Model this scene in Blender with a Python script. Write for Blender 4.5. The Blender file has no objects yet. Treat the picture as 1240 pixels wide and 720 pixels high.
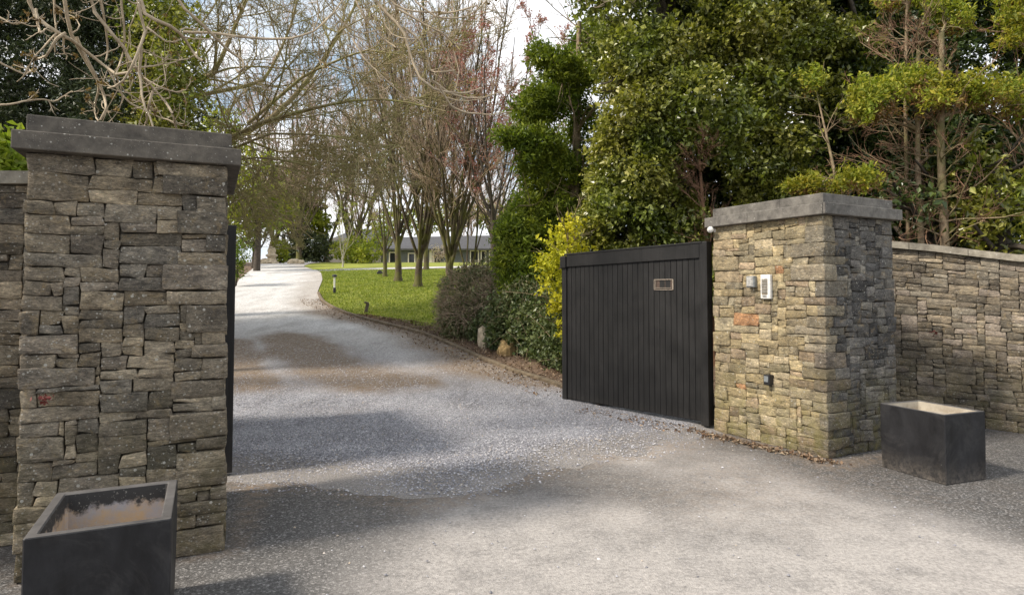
import bpy, math, random
import numpy as np
from mathutils import Vector, Matrix
PI = math.pi
sc = bpy.context.scene
COL = sc.collection

# ------------------------------------------------------------------ camera
F = 765.0; CX = 620.0; OY = 323.0; TH = math.radians(2.2); EYE = 1.6
cam_d = bpy.data.cameras.new('camera'); cam = bpy.data.objects.new('camera', cam_d); COL.objects.link(cam)
cam.location = (0, 0, EYE); cam.rotation_euler = (PI / 2 + TH, 0, 0)
cam_d.sensor_width = 36; cam_d.lens = 36 * F / 1240.0
cam_d.shift_y = -(360 - OY) / 1240.0
cam_d.clip_start = 0.05; cam_d.clip_end = 3000
sc.camera = cam

# ------------------------------------------------------------------ light, sky, exposure
SUN = Vector((-0.93, -0.36, 0.0)).normalized(); ELEV = math.radians(44)
SUNV = Vector((SUN.x * math.cos(ELEV), SUN.y * math.cos(ELEV), math.sin(ELEV)))
w = bpy.data.worlds.new('World'); sc.world = w; w.use_nodes = True
nt = w.node_tree; nt.nodes.clear()
def N(nt, t, **kw):
    n = nt.nodes.new(t)
    for k, v in kw.items():
        if k.startswith('i_'):
            n.inputs[k[2:].replace('_', ' ')].default_value = v
        else: setattr(n, k, v)
    return n
sky = N(nt, 'ShaderNodeTexSky', sky_type='NISHITA', sun_disc=False)
sky.sun_elevation = ELEV; sky.sun_rotation = math.atan2(SUN.x, SUN.y); sky.dust_density = 1.2; sky.ozone_density = 1.5
tc = N(nt, 'ShaderNodeTexCoord')
mp = N(nt, 'ShaderNodeMapping'); mp.inputs['Scale'].default_value = (1.3, 1.3, 3.2); mp.inputs['Location'].default_value = (0.35, 0.1, 0.45)
cn = N(nt, 'ShaderNodeTexNoise'); cn.inputs['Scale'].default_value = 1.9; cn.inputs['Detail'].default_value = 8; cn.inputs['Roughness'].default_value = 0.55
cr = N(nt, 'ShaderNodeValToRGB'); cr.color_ramp.elements[0].position = 0.38; cr.color_ramp.elements[1].position = 0.51
cn2 = N(nt, 'ShaderNodeTexNoise'); cn2.inputs['Scale'].default_value = 5; cn2.inputs['Detail'].default_value = 6
cr2 = N(nt, 'ShaderNodeValToRGB'); cr2.color_ramp.elements[0].color = (7.4, 7.7, 8.2, 1); cr2.color_ramp.elements[1].color = (9.8, 9.8, 9.9, 1)
cr2.color_ramp.elements[0].position = 0.35; cr2.color_ramp.elements[1].position = 0.6
mx = N(nt, 'ShaderNodeMix', data_type='RGBA'); pale = N(nt, 'ShaderNodeMix', data_type='RGBA'); pale.inputs['Factor'].default_value = 0.55; pale.inputs['B'].default_value = (4.4, 5.6, 6.6, 1)
bg = N(nt, 'ShaderNodeBackground'); bg.inputs['Strength'].default_value = 0.12
wo = N(nt, 'ShaderNodeOutputWorld')
L = nt.links.new
L(tc.outputs['Generated'], mp.inputs[0]); L(mp.outputs[0], cn.inputs['Vector']); L(mp.outputs[0], cn2.inputs['Vector'])
L(cn.outputs[0], cr.inputs[0]); L(cn2.outputs[0], cr2.inputs[0])
L(cr.outputs[0], mx.inputs['Factor']); L(sky.outputs[0], pale.inputs['A']); L(pale.outputs['Result'], mx.inputs['A']); L(cr2.outputs[0], mx.inputs['B'])
L(mx.outputs['Result'], bg.inputs[0]); L(bg.outputs[0], wo.inputs[0])
sd = bpy.data.lights.new('sun', 'SUN'); sd.energy = 4.3; sd.angle = math.radians(9); sd.color = (1.0, 0.905, 0.77)
so = bpy.data.objects.new('sun', sd); COL.objects.link(so); so.location = (-30, -12, 30)
so.rotation_euler = (-SUNV).to_track_quat('-Z', 'Y').to_euler()
sc.view_settings.view_transform = 'Standard'; sc.view_settings.look = 'None'
sc.view_settings.exposure = 0.36; sc.view_settings.gamma = 1.0; sc.view_settings.use_curve_mapping = False
sc.render.engine = 'CYCLES'
sc.cycles.max_bounces = 6; sc.cycles.transparent_max_bounces = 4; sc.cycles.use_denoising = True

# ------------------------------------------------------------------ placing helpers
PY = [-50, 8.5, 11, 16, 24, 33, 50, 58, 80, 130, 400]
PZ = [0, 0.0, 0.14, 0.66, 1.5, 2.33, 3.8, 4.25, 4.9, 6.0, 8.0]
_fy = np.arange(-50, 400, 0.25); _fz = np.interp(_fy, PY, PZ)
_k = np.ones(9) / 9; _fz = np.convolve(np.pad(_fz, 4, 'edge'), _k, 'valid')
def H(y): return np.interp(y, _fy, _fz)
def ray(px, py):
    u = (px - CX) / F; v = (py - OY) / F
    c, s = math.cos(TH), math.sin(TH)
    return np.array([u, c + v * s, s - v * c])
def atD(px, py, D):
    r = ray(px, py); r = r / r[1]
    return np.array([r[0] * D, D, EYE + r[2] * D])
def gnd(px, py, z=0.0):
    r = ray(px, py); t = (z - EYE) / r[2]
    return np.array([r[0] * t, r[1] * t, z])

# ------------------------------------------------------------------ numpy noise
def _hash(ix, iy, iz, seed):
    h = (ix.astype(np.int64) * 374761393 + iy.astype(np.int64) * 668265263 + iz.astype(np.int64) * 2147483647 + seed * 144665) & 0xffffffff
    h = ((h ^ (h >> 13)) * 1274126177) & 0xffffffff
    h = ((h ^ (h >> 16)) * 2246822519) & 0xffffffff
    return ((h >> 8) & 0xffff) / 65535.0
def noise3(p, scale=1.0, seed=0):
    q = np.asarray(p, float) * scale + 1000.0
    i = np.floor(q); f = q - i; f = f * f * (3 - 2 * f)
    ix, iy, iz = i[..., 0], i[..., 1], i[..., 2]; fx, fy, fz = f[..., 0], f[..., 1], f[..., 2]
    def g(a, b, c): return _hash(ix + a, iy + b, iz + c, seed)
    x00 = g(0,0,0)*(1-fx)+g(1,0,0)*fx; x10 = g(0,1,0)*(1-fx)+g(1,1,0)*fx
    x01 = g(0,0,1)*(1-fx)+g(1,0,1)*fx; x11 = g(0,1,1)*(1-fx)+g(1,1,1)*fx
    return ((x00*(1-fy)+x10*fy)*(1-fz) + (x01*(1-fy)+x11*fy)*fz) * 2 - 1
def fbm(p, scale, seed=0, oct=3):
    a, r = 1.0, 0
    for k in range(oct): r = r + a * noise3(p, scale * 2 ** k, seed + k); a *= 0.5
    return r

# ------------------------------------------------------------------ mesh building
class Buf:
    def __init__(s): s.V = []; s.Q = []; s.T = []; s.n = 0; s.C = []
    def add(s, V, Q=None, T=None, col=None):
        V = np.asarray(V, float).reshape(-1, 3)
        if Q is not None and len(Q): s.Q.append(np.asarray(Q, np.int64).reshape(-1, 4) + s.n)
        if T is not None and len(T): s.T.append(np.asarray(T, np.int64).reshape(-1, 3) + s.n)
        if col is not None:
            c = np.asarray(col, float)
            if c.ndim == 1: c = np.tile(c, (len(V), 1))
            s.C.append(c)
        s.V.append(V); s.n += len(V)
    def box(s, c, size, M=None, bev=0.0, col=None):
        """box with small chamfered edges; c centre, size full, M 3x3 columns = axes"""
        h = np.array(size, float) / 2; b = min(bev, h.min() * 0.45)
        V, Fq = rbox(h, b)
        if M is not None: V = V @ np.asarray(M).T
        s.add(V + np.array(c), Q=Fq, col=col)
    def mesh(s, name, smooth=False):
        me = bpy.data.meshes.new(name)
        V = np.concatenate(s.V) if s.V else np.zeros((0, 3))
        Q = np.concatenate(s.Q) if s.Q else np.zeros((0, 4), np.int64)
        T = np.concatenate(s.T) if s.T else np.zeros((0, 3), np.int64)
        me.vertices.add(len(V)); me.vertices.foreach_set('co', V.astype(np.float32).ravel())
        nl = len(Q) * 4 + len(T) * 3
        me.loops.add(nl); me.loops.foreach_set('vertex_index', np.concatenate([Q.ravel(), T.ravel()]).astype(np.int32))
        me.polygons.add(len(Q) + len(T))
        me.polygons.foreach_set('loop_start', np.concatenate([np.arange(len(Q)) * 4, len(Q) * 4 + np.arange(len(T)) * 3]).astype(np.int32))
        me.polygons.foreach_set('use_smooth', np.full(len(Q) + len(T), smooth))
        me.update(calc_edges=True)
        if s.C and sum(len(c) for c in s.C) == len(V):
            at = me.color_attributes.new('scol', 'FLOAT_COLOR', 'POINT')
            C = np.concatenate(s.C)
            if C.shape[1] == 3: C = np.hstack([C, np.ones((len(C), 1))])
            at.data.foreach_set('color', C.astype(np.float32).ravel())
        return me
    def build(s, name, mat, parent=None, smooth=False, offset=None):
        me = s.mesh(name, smooth)
        if offset is not None:
            me.transform(Matrix.Translation(-Vector(offset)))
        o = bpy.data.objects.new(name, me); COL.objects.link(o)
        me.materials.append(mat)
        if parent is not None: o.parent = parent
        return o
_rb = {}
def cubegrid(xs, ys, zs):
    """surface of a cube on param grids in [-1,1]; returns verts, quads (welded)"""
    idx = {}; V = []; Q = []
    def vid(i, j, k):
        key = (i, j, k)
        if key not in idx: idx[key] = len(V); V.append((xs[i], ys[j], zs[k]))
        return idx[key]
    nx, ny, nz = len(xs) - 1, len(ys) - 1, len(zs) - 1
    for i in range(nx):
        for j in range(ny):
            Q.append((vid(i,j,0), vid(i,j+1,0), vid(i+1,j+1,0), vid(i+1,j,0)))
            Q.append((vid(i,j,nz), vid(i+1,j,nz), vid(i+1,j+1,nz), vid(i,j+1,nz)))
        for k in range(nz):
            Q.append((vid(i,0,k), vid(i+1,0,k), vid(i+1,0,k+1), vid(i,0,k+1)))
            Q.append((vid(i,ny,k), vid(i,ny,k+1), vid(i+1,ny,k+1), vid(i+1,ny,k)))
    for j in range(ny):
        for k in range(nz):
            Q.append((vid(0,j,k), vid(0,j,k+1), vid(0,j+1,k+1), vid(0,j+1,k)))
            Q.append((vid(nx,j,k), vid(nx,j+1,k), vid(nx,j+1,k+1), vid(nx,j,k+1)))
    return np.array(V), np.array(Q)
def cg(a, b, c):
    key = (a, b, c)
    if key not in _rb:
        f = lambda n: [-1.0] + list(np.linspace(-0.93, 0.93, n)) + [1.0]
        _rb[key] = cubegrid(f(a), f(b), f(c))
    return _rb[key]
def rbox(h, b):
    V, Q = cg(2, 2, 2)
    V = np.sign(V) * np.where(np.abs(V) > 0.99, 1.0, 2.0)   # 1 = face ring, 2 = inner ring
    out = np.where(np.abs(V) < 1.5, np.sign(V) * h, np.sign(V) * (h - b))
    # chamfer: pull corner/edge vertices in
    k = (np.abs(V) < 1.5).sum(1)
    red = np.where(k[:, None] >= 2, 0.30 * b, 0.0) * np.sign(V) * (np.abs(V) < 1.5)
    return out - red, Q
def empty(name, loc, rz=0):
    o = bpy.data.objects.new(name, None); COL.objects.link(o); o.location = loc; o.rotation_euler = (0, 0, rz); o.empty_display_size = 0.2
    return o
def tag(o, label=None, cat=None, group=None, kind=None):
    if label: o['label'] = label
    if cat: o['category'] = cat
    if group: o['group'] = group
    if kind: o['kind'] = kind
    return o

def tubes(buf, P, R, sides=4, col=None):
    P = np.asarray(P, float); R = np.asarray(R, float)
    if P.ndim == 2: P = P[None]; R = R[None]
    n, K, _ = P.shape
    if n == 0: return
    T = np.gradient(P, axis=1); T /= np.linalg.norm(T, axis=2, keepdims=True) + 1e-9
    mean = T.mean(1); ref = np.where(np.abs(mean[:, 2:3]) > 0.8, np.array([[1.0, 0, 0]]), np.array([[0, 0, 1.0]]))[:, None, :]
    A = np.cross(T, np.broadcast_to(ref, T.shape)); A /= np.linalg.norm(A, axis=2, keepdims=True) + 1e-9
    B = np.cross(T, A)
    ang = np.arange(sides) * 2 * PI / sides
    V = P[:, :, None, :] + R[:, :, None, None] * (np.cos(ang)[None, None, :, None] * A[:, :, None, :] + np.sin(ang)[None, None, :, None] * B[:, :, None, :])
    i = np.arange(n)[:, None, None] * K * sides; k = np.arange(K - 1)[None, :, None] * sides; s_ = np.arange(sides)[None, None, :]; s2 = (s_ + 1) % sides
    a = i + k + s_; b = i + k + s2; Q = np.stack([a, b, b + sides, a + sides], -1).reshape(-1, 4)
    buf.add(V.reshape(-1, 3), Q=Q, col=col)

def grow(rng, P0, R0, levels):
    """P0 (n,K,3) parents, R0 radii; levels list of dicts -> list of (P,R)"""
    out = [(P0, R0)]
    P, R = P0, R0
    for lv in levels:
        n, K, _ = P.shape
        c = lv['n']; m = n * c
        par = np.repeat(np.arange(n), c)
        t = lv.get('t0', 0.2) + (lv.get('t1', 1.0) - lv.get('t0', 0.2)) * rng.random(m)
        f = t * (K - 1); i = np.minimum(f.astype(int), K - 2); fr = (f - i)[:, None]
        st = P[par, i] * (1 - fr) + P[par, i + 1] * fr
        pr = R[par, i] * (1 - fr[:, 0]) + R[par, i + 1] * fr[:, 0]
        tan = P[par, i + 1] - P[par, i]; tan /= np.linalg.norm(tan, axis=1, keepdims=True) + 1e-9
        rnd = rng.normal(size=(m, 3)); perp = rnd - (rnd * tan).sum(1, keepdims=True) * tan; perp /= np.linalg.norm(perp, axis=1, keepdims=True) + 1e-9
        a = lv.get('ang', 0.7) * (1 + 0.35 * rng.normal(size=(m, 1)))
        d = np.cos(a) * tan + np.sin(a) * perp
        plen = np.linalg.norm(np.diff(P, axis=1), axis=2).sum(1)[par]
        ln = plen * lv.get('len', 0.5) * (1 - lv.get('taper', 0.5) * t) * (0.6 + 0.8 * rng.random(m))
        if 'lmin' in lv: ln = np.maximum(ln, lv['lmin'])
        k = lv.get('K', 5); step = ln / (k - 1)
        pts = [st]; trop = np.array(lv.get('trop', (0, 0, 0.1)))
        cur = rng.normal(size=(m, 3)) * lv.get('curl', 0.1)
        for j in range(k - 1):
            d = d + trop + cur + rng.normal(size=(m, 3)) * lv.get('wob', 0.12)
            d /= np.linalg.norm(d, axis=1, keepdims=True) + 1e-9
            pts.append(pts[-1] + d * step[:, None])
        Pn = np.stack(pts, 1)
        r0 = np.maximum(pr * lv.get('rad', 0.55), lv.get('rmin', 0.004))
        Rn = r0[:, None] * np.linspace(1, lv.get('tip', 0.45), k)[None, :]
        P, R = Pn, Rn
        out.append((P, R))
    return out

def kites(buf, C, size, rng, up=0.5, aspect=1.8, fold=0.25, axis=None, jit=1.0, outw=None, sizev=0.5):
    """leaf-sized quads folded on the midrib"""
    m = len(C)
    if m == 0: return
    d = rng.normal(size=(m, 3)) if axis is None else axis + rng.normal(size=(m, 3)) * jit
    d /= np.linalg.norm(d, axis=1, keepdims=True) + 1e-9
    nrm = rng.normal(size=(m, 3)) * (1 - up) + np.array([0, 0, up * 1.6])
    if outw is not None: nrm = nrm + outw
    sdv = np.cross(d, nrm); sdv /= np.linalg.norm(sdv, axis=1, keepdims=True) + 1e-9
    nn = np.cross(sdv, d)
    s = size * (1 + sizev * rng.normal(size=(m, 1))).clip(0.4, 2)
    a = C - d * s * 0.5; b = C + d * s * 0.5
    w_ = s / aspect * 0.5
    l = C - d * s * 0.08 + sdv * w_ + nn * w_ * fold * 2; r = C - d * s * 0.08 - sdv * w_ + nn * w_ * fold * 2
    V = np.stack([a, r, b, l], 1).reshape(-1, 3)
    i = np.arange(m)[:, None] * 4
    T = np.concatenate([i + np.array([[0, 1, 2]]), i + np.array([[0, 2, 3]])])
    buf.add(V, T=T)

# ------------------------------------------------------------------ materials
def newmat(name):
    m = bpy.data.materials.new(name); m.use_nodes = True; nt = m.node_tree
    b = nt.nodes['Principled BSDF']; return m, nt, b
def ramp(nt, src, stops):
    r = nt.nodes.new('ShaderNodeValToRGB'); e = r.color_ramp.elements
    e[0].position, e[0].color = stops[0][0], (*stops[0][1], 1) if len(stops[0][1]) == 3 else stops[0][1]
    e[1].position, e[1].color = stops[-1][0], (*stops[-1][1], 1)
    for p, c in stops[1:-1]:
        x = e.new(p); x.color = (*c, 1)
    nt.links.new(src, r.inputs[0]); return r.outputs[0]
def nz(nt, scale, detail=4, rough=0.55, vec=None, dist=0.0):
    n = nt.nodes.new('ShaderNodeTexNoise'); n.inputs['Scale'].default_value = scale; n.inputs['Detail'].default_value = detail
    n.inputs['Roughness'].default_value = rough; n.inputs['Distortion'].default_value = dist
    if vec is not None: nt.links.new(vec, n.inputs['Vector'])
    return n.outputs[0]
def mixc(nt, f, a, b, mode='MIX'):
    m = nt.nodes.new('ShaderNodeMix'); m.data_type = 'RGBA'; m.blend_type = mode; m.clamp_result = False
    for sock, v in (('Factor', f), ('A', a), ('B', b)):
        if isinstance(v, (int, float)): m.inputs[sock].default_value = v
        elif isinstance(v, tuple): m.inputs[sock].default_value = (*v, 1) if len(v) == 3 else v
        else: nt.links.new(v, m.inputs[sock])
    return m.outputs['Result']
def math_(nt, op, a, b=0.0, c=None, clamp=False):
    m = nt.nodes.new('ShaderNodeMath'); m.operation = op; m.use_clamp = clamp
    for i, v in enumerate((a, b) if c is None else (a, b, c)):
        if isinstance(v, (int, float)): m.inputs[i].default_value = v
        else: nt.links.new(v, m.inputs[i])
    return m.outputs[0]
def bump(nt, b, h, strength=0.5, dist=0.01, prev=None):
    n = nt.nodes.new('ShaderNodeBump'); n.inputs['Strength'].default_value = strength; n.inputs['Distance'].default_value = dist
    nt.links.new(h, n.inputs['Height'])
    if prev is not None: nt.links.new(prev, n.inputs['Normal'])
    nt.links.new(n.outputs[0], b.inputs['Normal']); return n.outputs[0]
def objco(nt):
    g = nt.nodes.new('ShaderNodeNewGeometry'); return g.outputs['Position']
def rpi(nt):
    g = nt.nodes.new('ShaderNodeNewGeometry'); return g.outputs['Random Per Island']
def vor(nt, scale, vec, feature='F1', out='Distance', rnd=1.0):
    v = nt.nodes.new('ShaderNodeTexVoronoi'); v.feature = feature; v.inputs['Scale'].default_value = scale
    v.inputs['Randomness'].default_value = rnd
    nt.links.new(vec, v.inputs['Vector']); return v.outputs[out]

def leafmat(name, cols, trans=0.3, rough=0.45, big=None, spec=0.4):
    m, nt, b = newmat(name); P = objco(nt)
    c = ramp(nt, rpi(nt), [(i / (len(cols) - 1), k) for i, k in enumerate(cols)])
    n = nz(nt, 0.9, 3, vec=P)
    c = mixc(nt, ramp(nt, n, [(0.38, (0, 0, 0)), (0.62, (1, 1, 1))]), c, mixc(nt, 1.0, c, big or (0.75, 0.8, 0.8), 'MULTIPLY'))
    nt.links.new(c, b.inputs['Base Color']); b.inputs['Roughness'].default_value = rough; b.inputs['Specular IOR Level'].default_value = spec
    tr = nt.nodes.new('ShaderNodeBsdfTranslucent'); nt.links.new(mixc(nt, 1.0, c, (1.25, 1.35, 0.6), 'MULTIPLY'), tr.inputs['Color'])
    ms = nt.nodes.new('ShaderNodeMixShader'); ms.inputs[0].default_value = trans
    nt.links.new(b.outputs[0], ms.inputs[1]); nt.links.new(tr.outputs[0], ms.inputs[2])
    nt.links.new(ms.outputs[0], nt.nodes['Material Output'].inputs[0]); return m
def barkmat(name, a, b2, moss=None, scale=14):
    m, nt, b = newmat(name); P = objco(nt)
    n = nz(nt, scale, 6, 0.65, P); c = ramp(nt, n, [(0.35, a), (0.65, b2)])
    if moss is not None:
        c = mixc(nt, ramp(nt, nz(nt, 2.2, 4, vec=P), [(0.45, (0, 0, 0)), (0.6, (1, 1, 1))]), c, moss)
    nt.links.new(c, b.inputs['Base Color']); b.inputs['Roughness'].default_value = 0.9
    bump(nt, b, n, 0.6, 0.02); return m

M = {}
# coursed rubble: tint per stone in the vertex colours, lichen and grain procedural
def stonemat(name, lichen=0.5, mossz=0.9, moss=(0.20, 0.19, 0.05), dark=0.3, mossamt=0.8, lcol=(0.55, 0.53, 0.47)):
    m, nt, b = newmat(name); P = objco(nt)
    vc = nt.nodes.new('ShaderNodeVertexColor'); vc.layer_name = 'scol'; c = vc.outputs[0]
    mpz = nt.nodes.new('ShaderNodeMapping'); mpz.inputs['Scale'].default_value = (1, 1, 2.6); nt.links.new(P, mpz.inputs[0]); PZs = mpz.outputs[0]
    g = nz(nt, 17, 10, 0.72, PZs, 0.5); c = mixc(nt, 1.0, c, ramp(nt, g, [(0.30, (0.30, 0.29, 0.28)), (0.45, (0.85, 0.84, 0.82)), (0.56, (1.15, 1.12, 1.08)), (0.70, (2.1, 2.0, 1.85))]), 'MULTIPLY')
    g2 = nz(nt, 5.5, 6, 0.6, P); c = mixc(nt, ramp(nt, g2, [(0.42, (0, 0, 0)), (0.62, (dark * 1.6,) * 3)]), c, mixc(nt, 1.0, c, (0.42, 0.42, 0.45), 'MULTIPLY'))
    g3 = nz(nt, 9, 8, 0.75, P, 1.2)   # ochre rust streaks
    c = mixc(nt, ramp(nt, g3, [(0.54, (0, 0, 0)), (0.70, (0.6,) * 3)]), c, (0.32, 0.235, 0.12))
    fl = nz(nt, 60, 7, 0.8, PZs, 0.6)
    c = mixc(nt, 1.0, c, ramp(nt, fl, [(0.36, (0.5, 0.49, 0.48)), (0.5, (1, 1, 1)), (0.62, (1.5, 1.45, 1.38)), (0.70, (2.6, 2.5, 2.3))]), 'MULTIPLY')
    # moss near the foot
    sp = nt.nodes.new('ShaderNodeSeparateXYZ'); nt.links.new(P, sp.inputs[0])
    mz = math_(nt, 'SUBTRACT', 1.0, math_(nt, 'DIVIDE', sp.outputs[2], mossz), clamp=True)
    mn = math_(nt, 'MULTIPLY', mz, ramp(nt, nz(nt, 7, 6, 0.65, P), [(0.40, (0, 0, 0)), (0.62, (1, 1, 1))]))
    c = mixc(nt, math_(nt, 'MULTIPLY', mn, mossamt), c, moss)
    # lichen: pale discs of two sizes, broken by noise
    wob = nz(nt, 60, 3, vec=P)
    for s, th, am in ((14, 0.17, 1.0), (38, 0.24, 0.8), (90, 0.22, 0.55)):
        d = math_(nt, 'ADD', vor(nt, s, P), math_(nt, 'MULTIPLY', wob, 0.10))
        keep = ramp(nt, nz(nt, s * 0.21, 3, vec=P), [(0.44, (0, 0, 0)), (0.52, (1, 1, 1))])
        f = math_(nt, 'MULTIPLY', math_(nt, 'LESS_THAN', d, th), keep)
        c = mixc(nt, math_(nt, 'MULTIPLY', f, lichen * am), c, lcol)
    nt.links.new(c, b.inputs['Base Color']); b.inputs['Roughness'].default_value = 0.92; b.inputs['Specular IOR Level'].default_value = 0.25
    n1 = bump(nt, b, g2, 0.5, 0.03); n2 = bump(nt, b, g, 1.0, 0.022, n1); bump(nt, b, fl, 0.8, 0.006, n2)
    return m
M['stone_left'] = stonemat('stone_left', 0.75, 1.2, (0.14, 0.12, 0.045), 0.45, 0.5)
M['stone_right'] = stonemat('stone_right', 0.6, 0.95, (0.23, 0.20, 0.06), 0.35, 0.65)
M['stone_wall'] = stonemat('stone_wall', 0.45, 1.1, (0.15, 0.13, 0.05), 0.4, 0.5)
def mortar():
    m, nt, b = newmat('mortar'); P = objco(nt)
    nt.links.new(ramp(nt, nz(nt, 25, 5, vec=P), [(0.3, (0.03, 0.027, 0.022)), (0.7, (0.12, 0.105, 0.085))]), b.inputs['Base Color']); b.inputs['Roughness'].default_value = 1
    return m
M['mortar'] = mortar()
def capmat(name, ca, cb, spots=0.6):
    m, nt, b = newmat(name); P = objco(nt)
    g = nz(nt, 12, 8, 0.65, P); c = ramp(nt, g, [(0.3, ca), (0.7, cb)])
    c = mixc(nt, ramp(nt, nz(nt, 2.3, 5, 0.6, P), [(0.45, (0, 0, 0)), (0.65, (0.7,) * 3)]), c, mixc(nt, 1.0, c, (0.55, 0.55, 0.57), 'MULTIPLY'))
    wob = nz(nt, 50, 3, vec=P)
    for s, th, am in ((11, 0.13, 0.9), (30, 0.19, 0.8), (70, 0.2, 0.4)):
        d = math_(nt, 'ADD', vor(nt, s, P), math_(nt, 'MULTIPLY', wob, 0.09))
        keep = ramp(nt, nz(nt, s * 0.2, 3, vec=P), [(0.46, (0, 0, 0)), (0.53, (1, 1, 1))])
        c = mixc(nt, math_(nt, 'MULTIPLY', math_(nt, 'MULTIPLY', math_(nt, 'LESS_THAN', d, th), keep), spots * am), c, (0.5, 0.49, 0.44))
    nt.links.new(c, b.inputs['Base Color']); b.inputs['Roughness'].default_value = 0.8
    n1 = bump(nt, b, g, 0.5, 0.012); bump(nt, b, nz(nt, 90, 6, 0.75, P), 0.6, 0.004, n1)
    return m
M['cap_dark'] = capmat('cap_dark', (0.05, 0.043, 0.035), (0.15, 0.13, 0.105), 0.8)
M['cap_light'] = capmat('cap_light', (0.08, 0.073, 0.064), (0.22, 0.203, 0.178), 0.5)
M['coping'] = capmat('coping', (0.15, 0.13, 0.10), (0.34, 0.31, 0.25), 0.8)

def paint(name, col, rough=0.45, scale=(40, 40, 3), var=0.5, scr=True, dirt=1.0):
    m, nt, b = newmat(name); P = objco(nt)
    mp = nt.nodes.new('ShaderNodeMapping'); mp.inputs['Scale'].default_value = scale; nt.links.new(P, mp.inputs[0])
    g = nz(nt, 1, 6, 0.7, mp.outputs[0]); g2 = nz(nt, 3, 5, 0.6, P)
    c = mixc(nt, 1.0, col, ramp(nt, g, [(0.3, (1 - var,) * 3), (0.7, (1 + var,) * 3)]), 'MULTIPLY')
    c = mixc(nt, 1.0, c, ramp(nt, g2, [(0.3, (0.8,) * 3), (0.7, (1.3,) * 3)]), 'MULTIPLY')
    if scr:
        d = math_(nt, 'LESS_THAN', math_(nt, 'ADD', vor(nt, 18, P), math_(nt, 'MULTIPLY', nz(nt, 70, 3, vec=P), 0.08)), 0.075)
        keep = ramp(nt, nz(nt, 2.5, 3, vec=P), [(0.55, (0, 0, 0)), (0.62, (1, 1, 1))])
        c = mixc(nt, math_(nt, 'MULTIPLY', d, keep), c, (0.4, 0.39, 0.36))
    spz = nt.nodes.new('ShaderNodeSeparateXYZ'); nt.links.new(P, spz.inputs[0])
    zz_ = math_(nt, 'SUBTRACT', 1.0, math_(nt, 'DIVIDE', spz.outputs[2], 0.22), clamp=True)
    ds = math_(nt, 'MULTIPLY', math_(nt, 'POWER', zz_, 1.6), ramp(nt, nz(nt, 26, 7, 0.75, P), [(0.40, (0.15,) * 3), (0.62, (1, 1, 1))]))
    c = mixc(nt, math_(nt, 'MULTIPLY', ds, 0.6 * dirt), c, (0.22, 0.19, 0.16))
    st_ = ramp(nt, nz(nt, 2.4, 8, 0.75, P, 1.5), [(0.50, (0, 0, 0)), (0.72, (0.16 * dirt,) * 3)])
    c = mixc(nt, st_, c, (0.20, 0.19, 0.175))
    nt.links.new(c, b.inputs['Base Color'])
    nt.links.new(ramp(nt, g2, [(0.3, (rough - 0.1,) * 3), (0.7, (rough + 0.15,) * 3)]), b.inputs['Roughness'])
    b.inputs['Specular IOR Level'].default_value = 0.35; bump(nt, b, g, 0.25, 0.003); return m
M['gate'] = paint('gate_black', (0.012, 0.0115, 0.0115), 0.55, (60, 60, 2.2), 0.6, False, 0.25)
M['gate_groove'] = paint('gate_groove', (0.010, 0.010, 0.010), 0.8, (60, 60, 2.2), 0.3, False)
M['planter'] = paint('planter_black', (0.016, 0.016, 0.018), 0.5, (6, 6, 2.5), 0.6)
M['planter_rim'] = paint('planter_rim', (0.085, 0.08, 0.078), 0.65, (9, 9, 9), 0.3)
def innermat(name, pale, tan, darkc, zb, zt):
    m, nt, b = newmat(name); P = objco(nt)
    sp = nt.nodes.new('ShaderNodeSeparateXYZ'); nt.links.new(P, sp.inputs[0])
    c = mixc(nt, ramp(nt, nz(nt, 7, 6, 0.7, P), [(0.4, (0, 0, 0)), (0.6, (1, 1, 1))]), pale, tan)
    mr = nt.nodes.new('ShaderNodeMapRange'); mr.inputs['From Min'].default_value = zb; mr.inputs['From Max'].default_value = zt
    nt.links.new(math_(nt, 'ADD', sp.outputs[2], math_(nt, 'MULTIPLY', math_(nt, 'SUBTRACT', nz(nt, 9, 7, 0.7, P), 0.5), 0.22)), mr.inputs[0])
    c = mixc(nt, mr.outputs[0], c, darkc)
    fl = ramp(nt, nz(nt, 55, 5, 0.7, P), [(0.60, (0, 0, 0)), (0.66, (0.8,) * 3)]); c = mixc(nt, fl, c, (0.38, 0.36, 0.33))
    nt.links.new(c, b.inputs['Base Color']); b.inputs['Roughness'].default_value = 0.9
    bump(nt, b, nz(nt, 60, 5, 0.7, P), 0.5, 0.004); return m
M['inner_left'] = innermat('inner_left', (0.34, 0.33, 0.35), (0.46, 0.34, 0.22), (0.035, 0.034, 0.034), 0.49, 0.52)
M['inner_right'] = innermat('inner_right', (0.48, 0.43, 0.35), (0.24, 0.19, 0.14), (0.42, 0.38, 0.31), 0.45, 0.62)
def simple(name, col, rough=0.5, metal=0.0, var=0.25, sc_=30, bs=0.2):
    m, nt, b = newmat(name); P = objco(nt); g = nz(nt, sc_, 5, 0.6, P)
    nt.links.new(mixc(nt, 1.0, col, ramp(nt, g, [(0.3, (1 - var,) * 3), (0.7, (1 + var,) * 3)]), 'MULTIPLY'), b.inputs['Base Color'])
    b.inputs['Roughness'].default_value = rough; b.inputs['Metallic'].default_value = metal; bump(nt, b, g, bs, 0.003); return m
M['white'] = simple('white_plastic', (0.72, 0.71, 0.68), 0.4)
M['grey_pl'] = simple('grey_plastic', (0.22, 0.24, 0.25), 0.45)
M['metal'] = simple('brushed_metal', (0.50, 0.49, 0.46), 0.4, 0.6)
M['slot'] = simple('brown_slot', (0.20, 0.16, 0.11), 0.6)
M['black_pl'] = simple('black_plastic', (0.018, 0.018, 0.02), 0.4)
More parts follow.
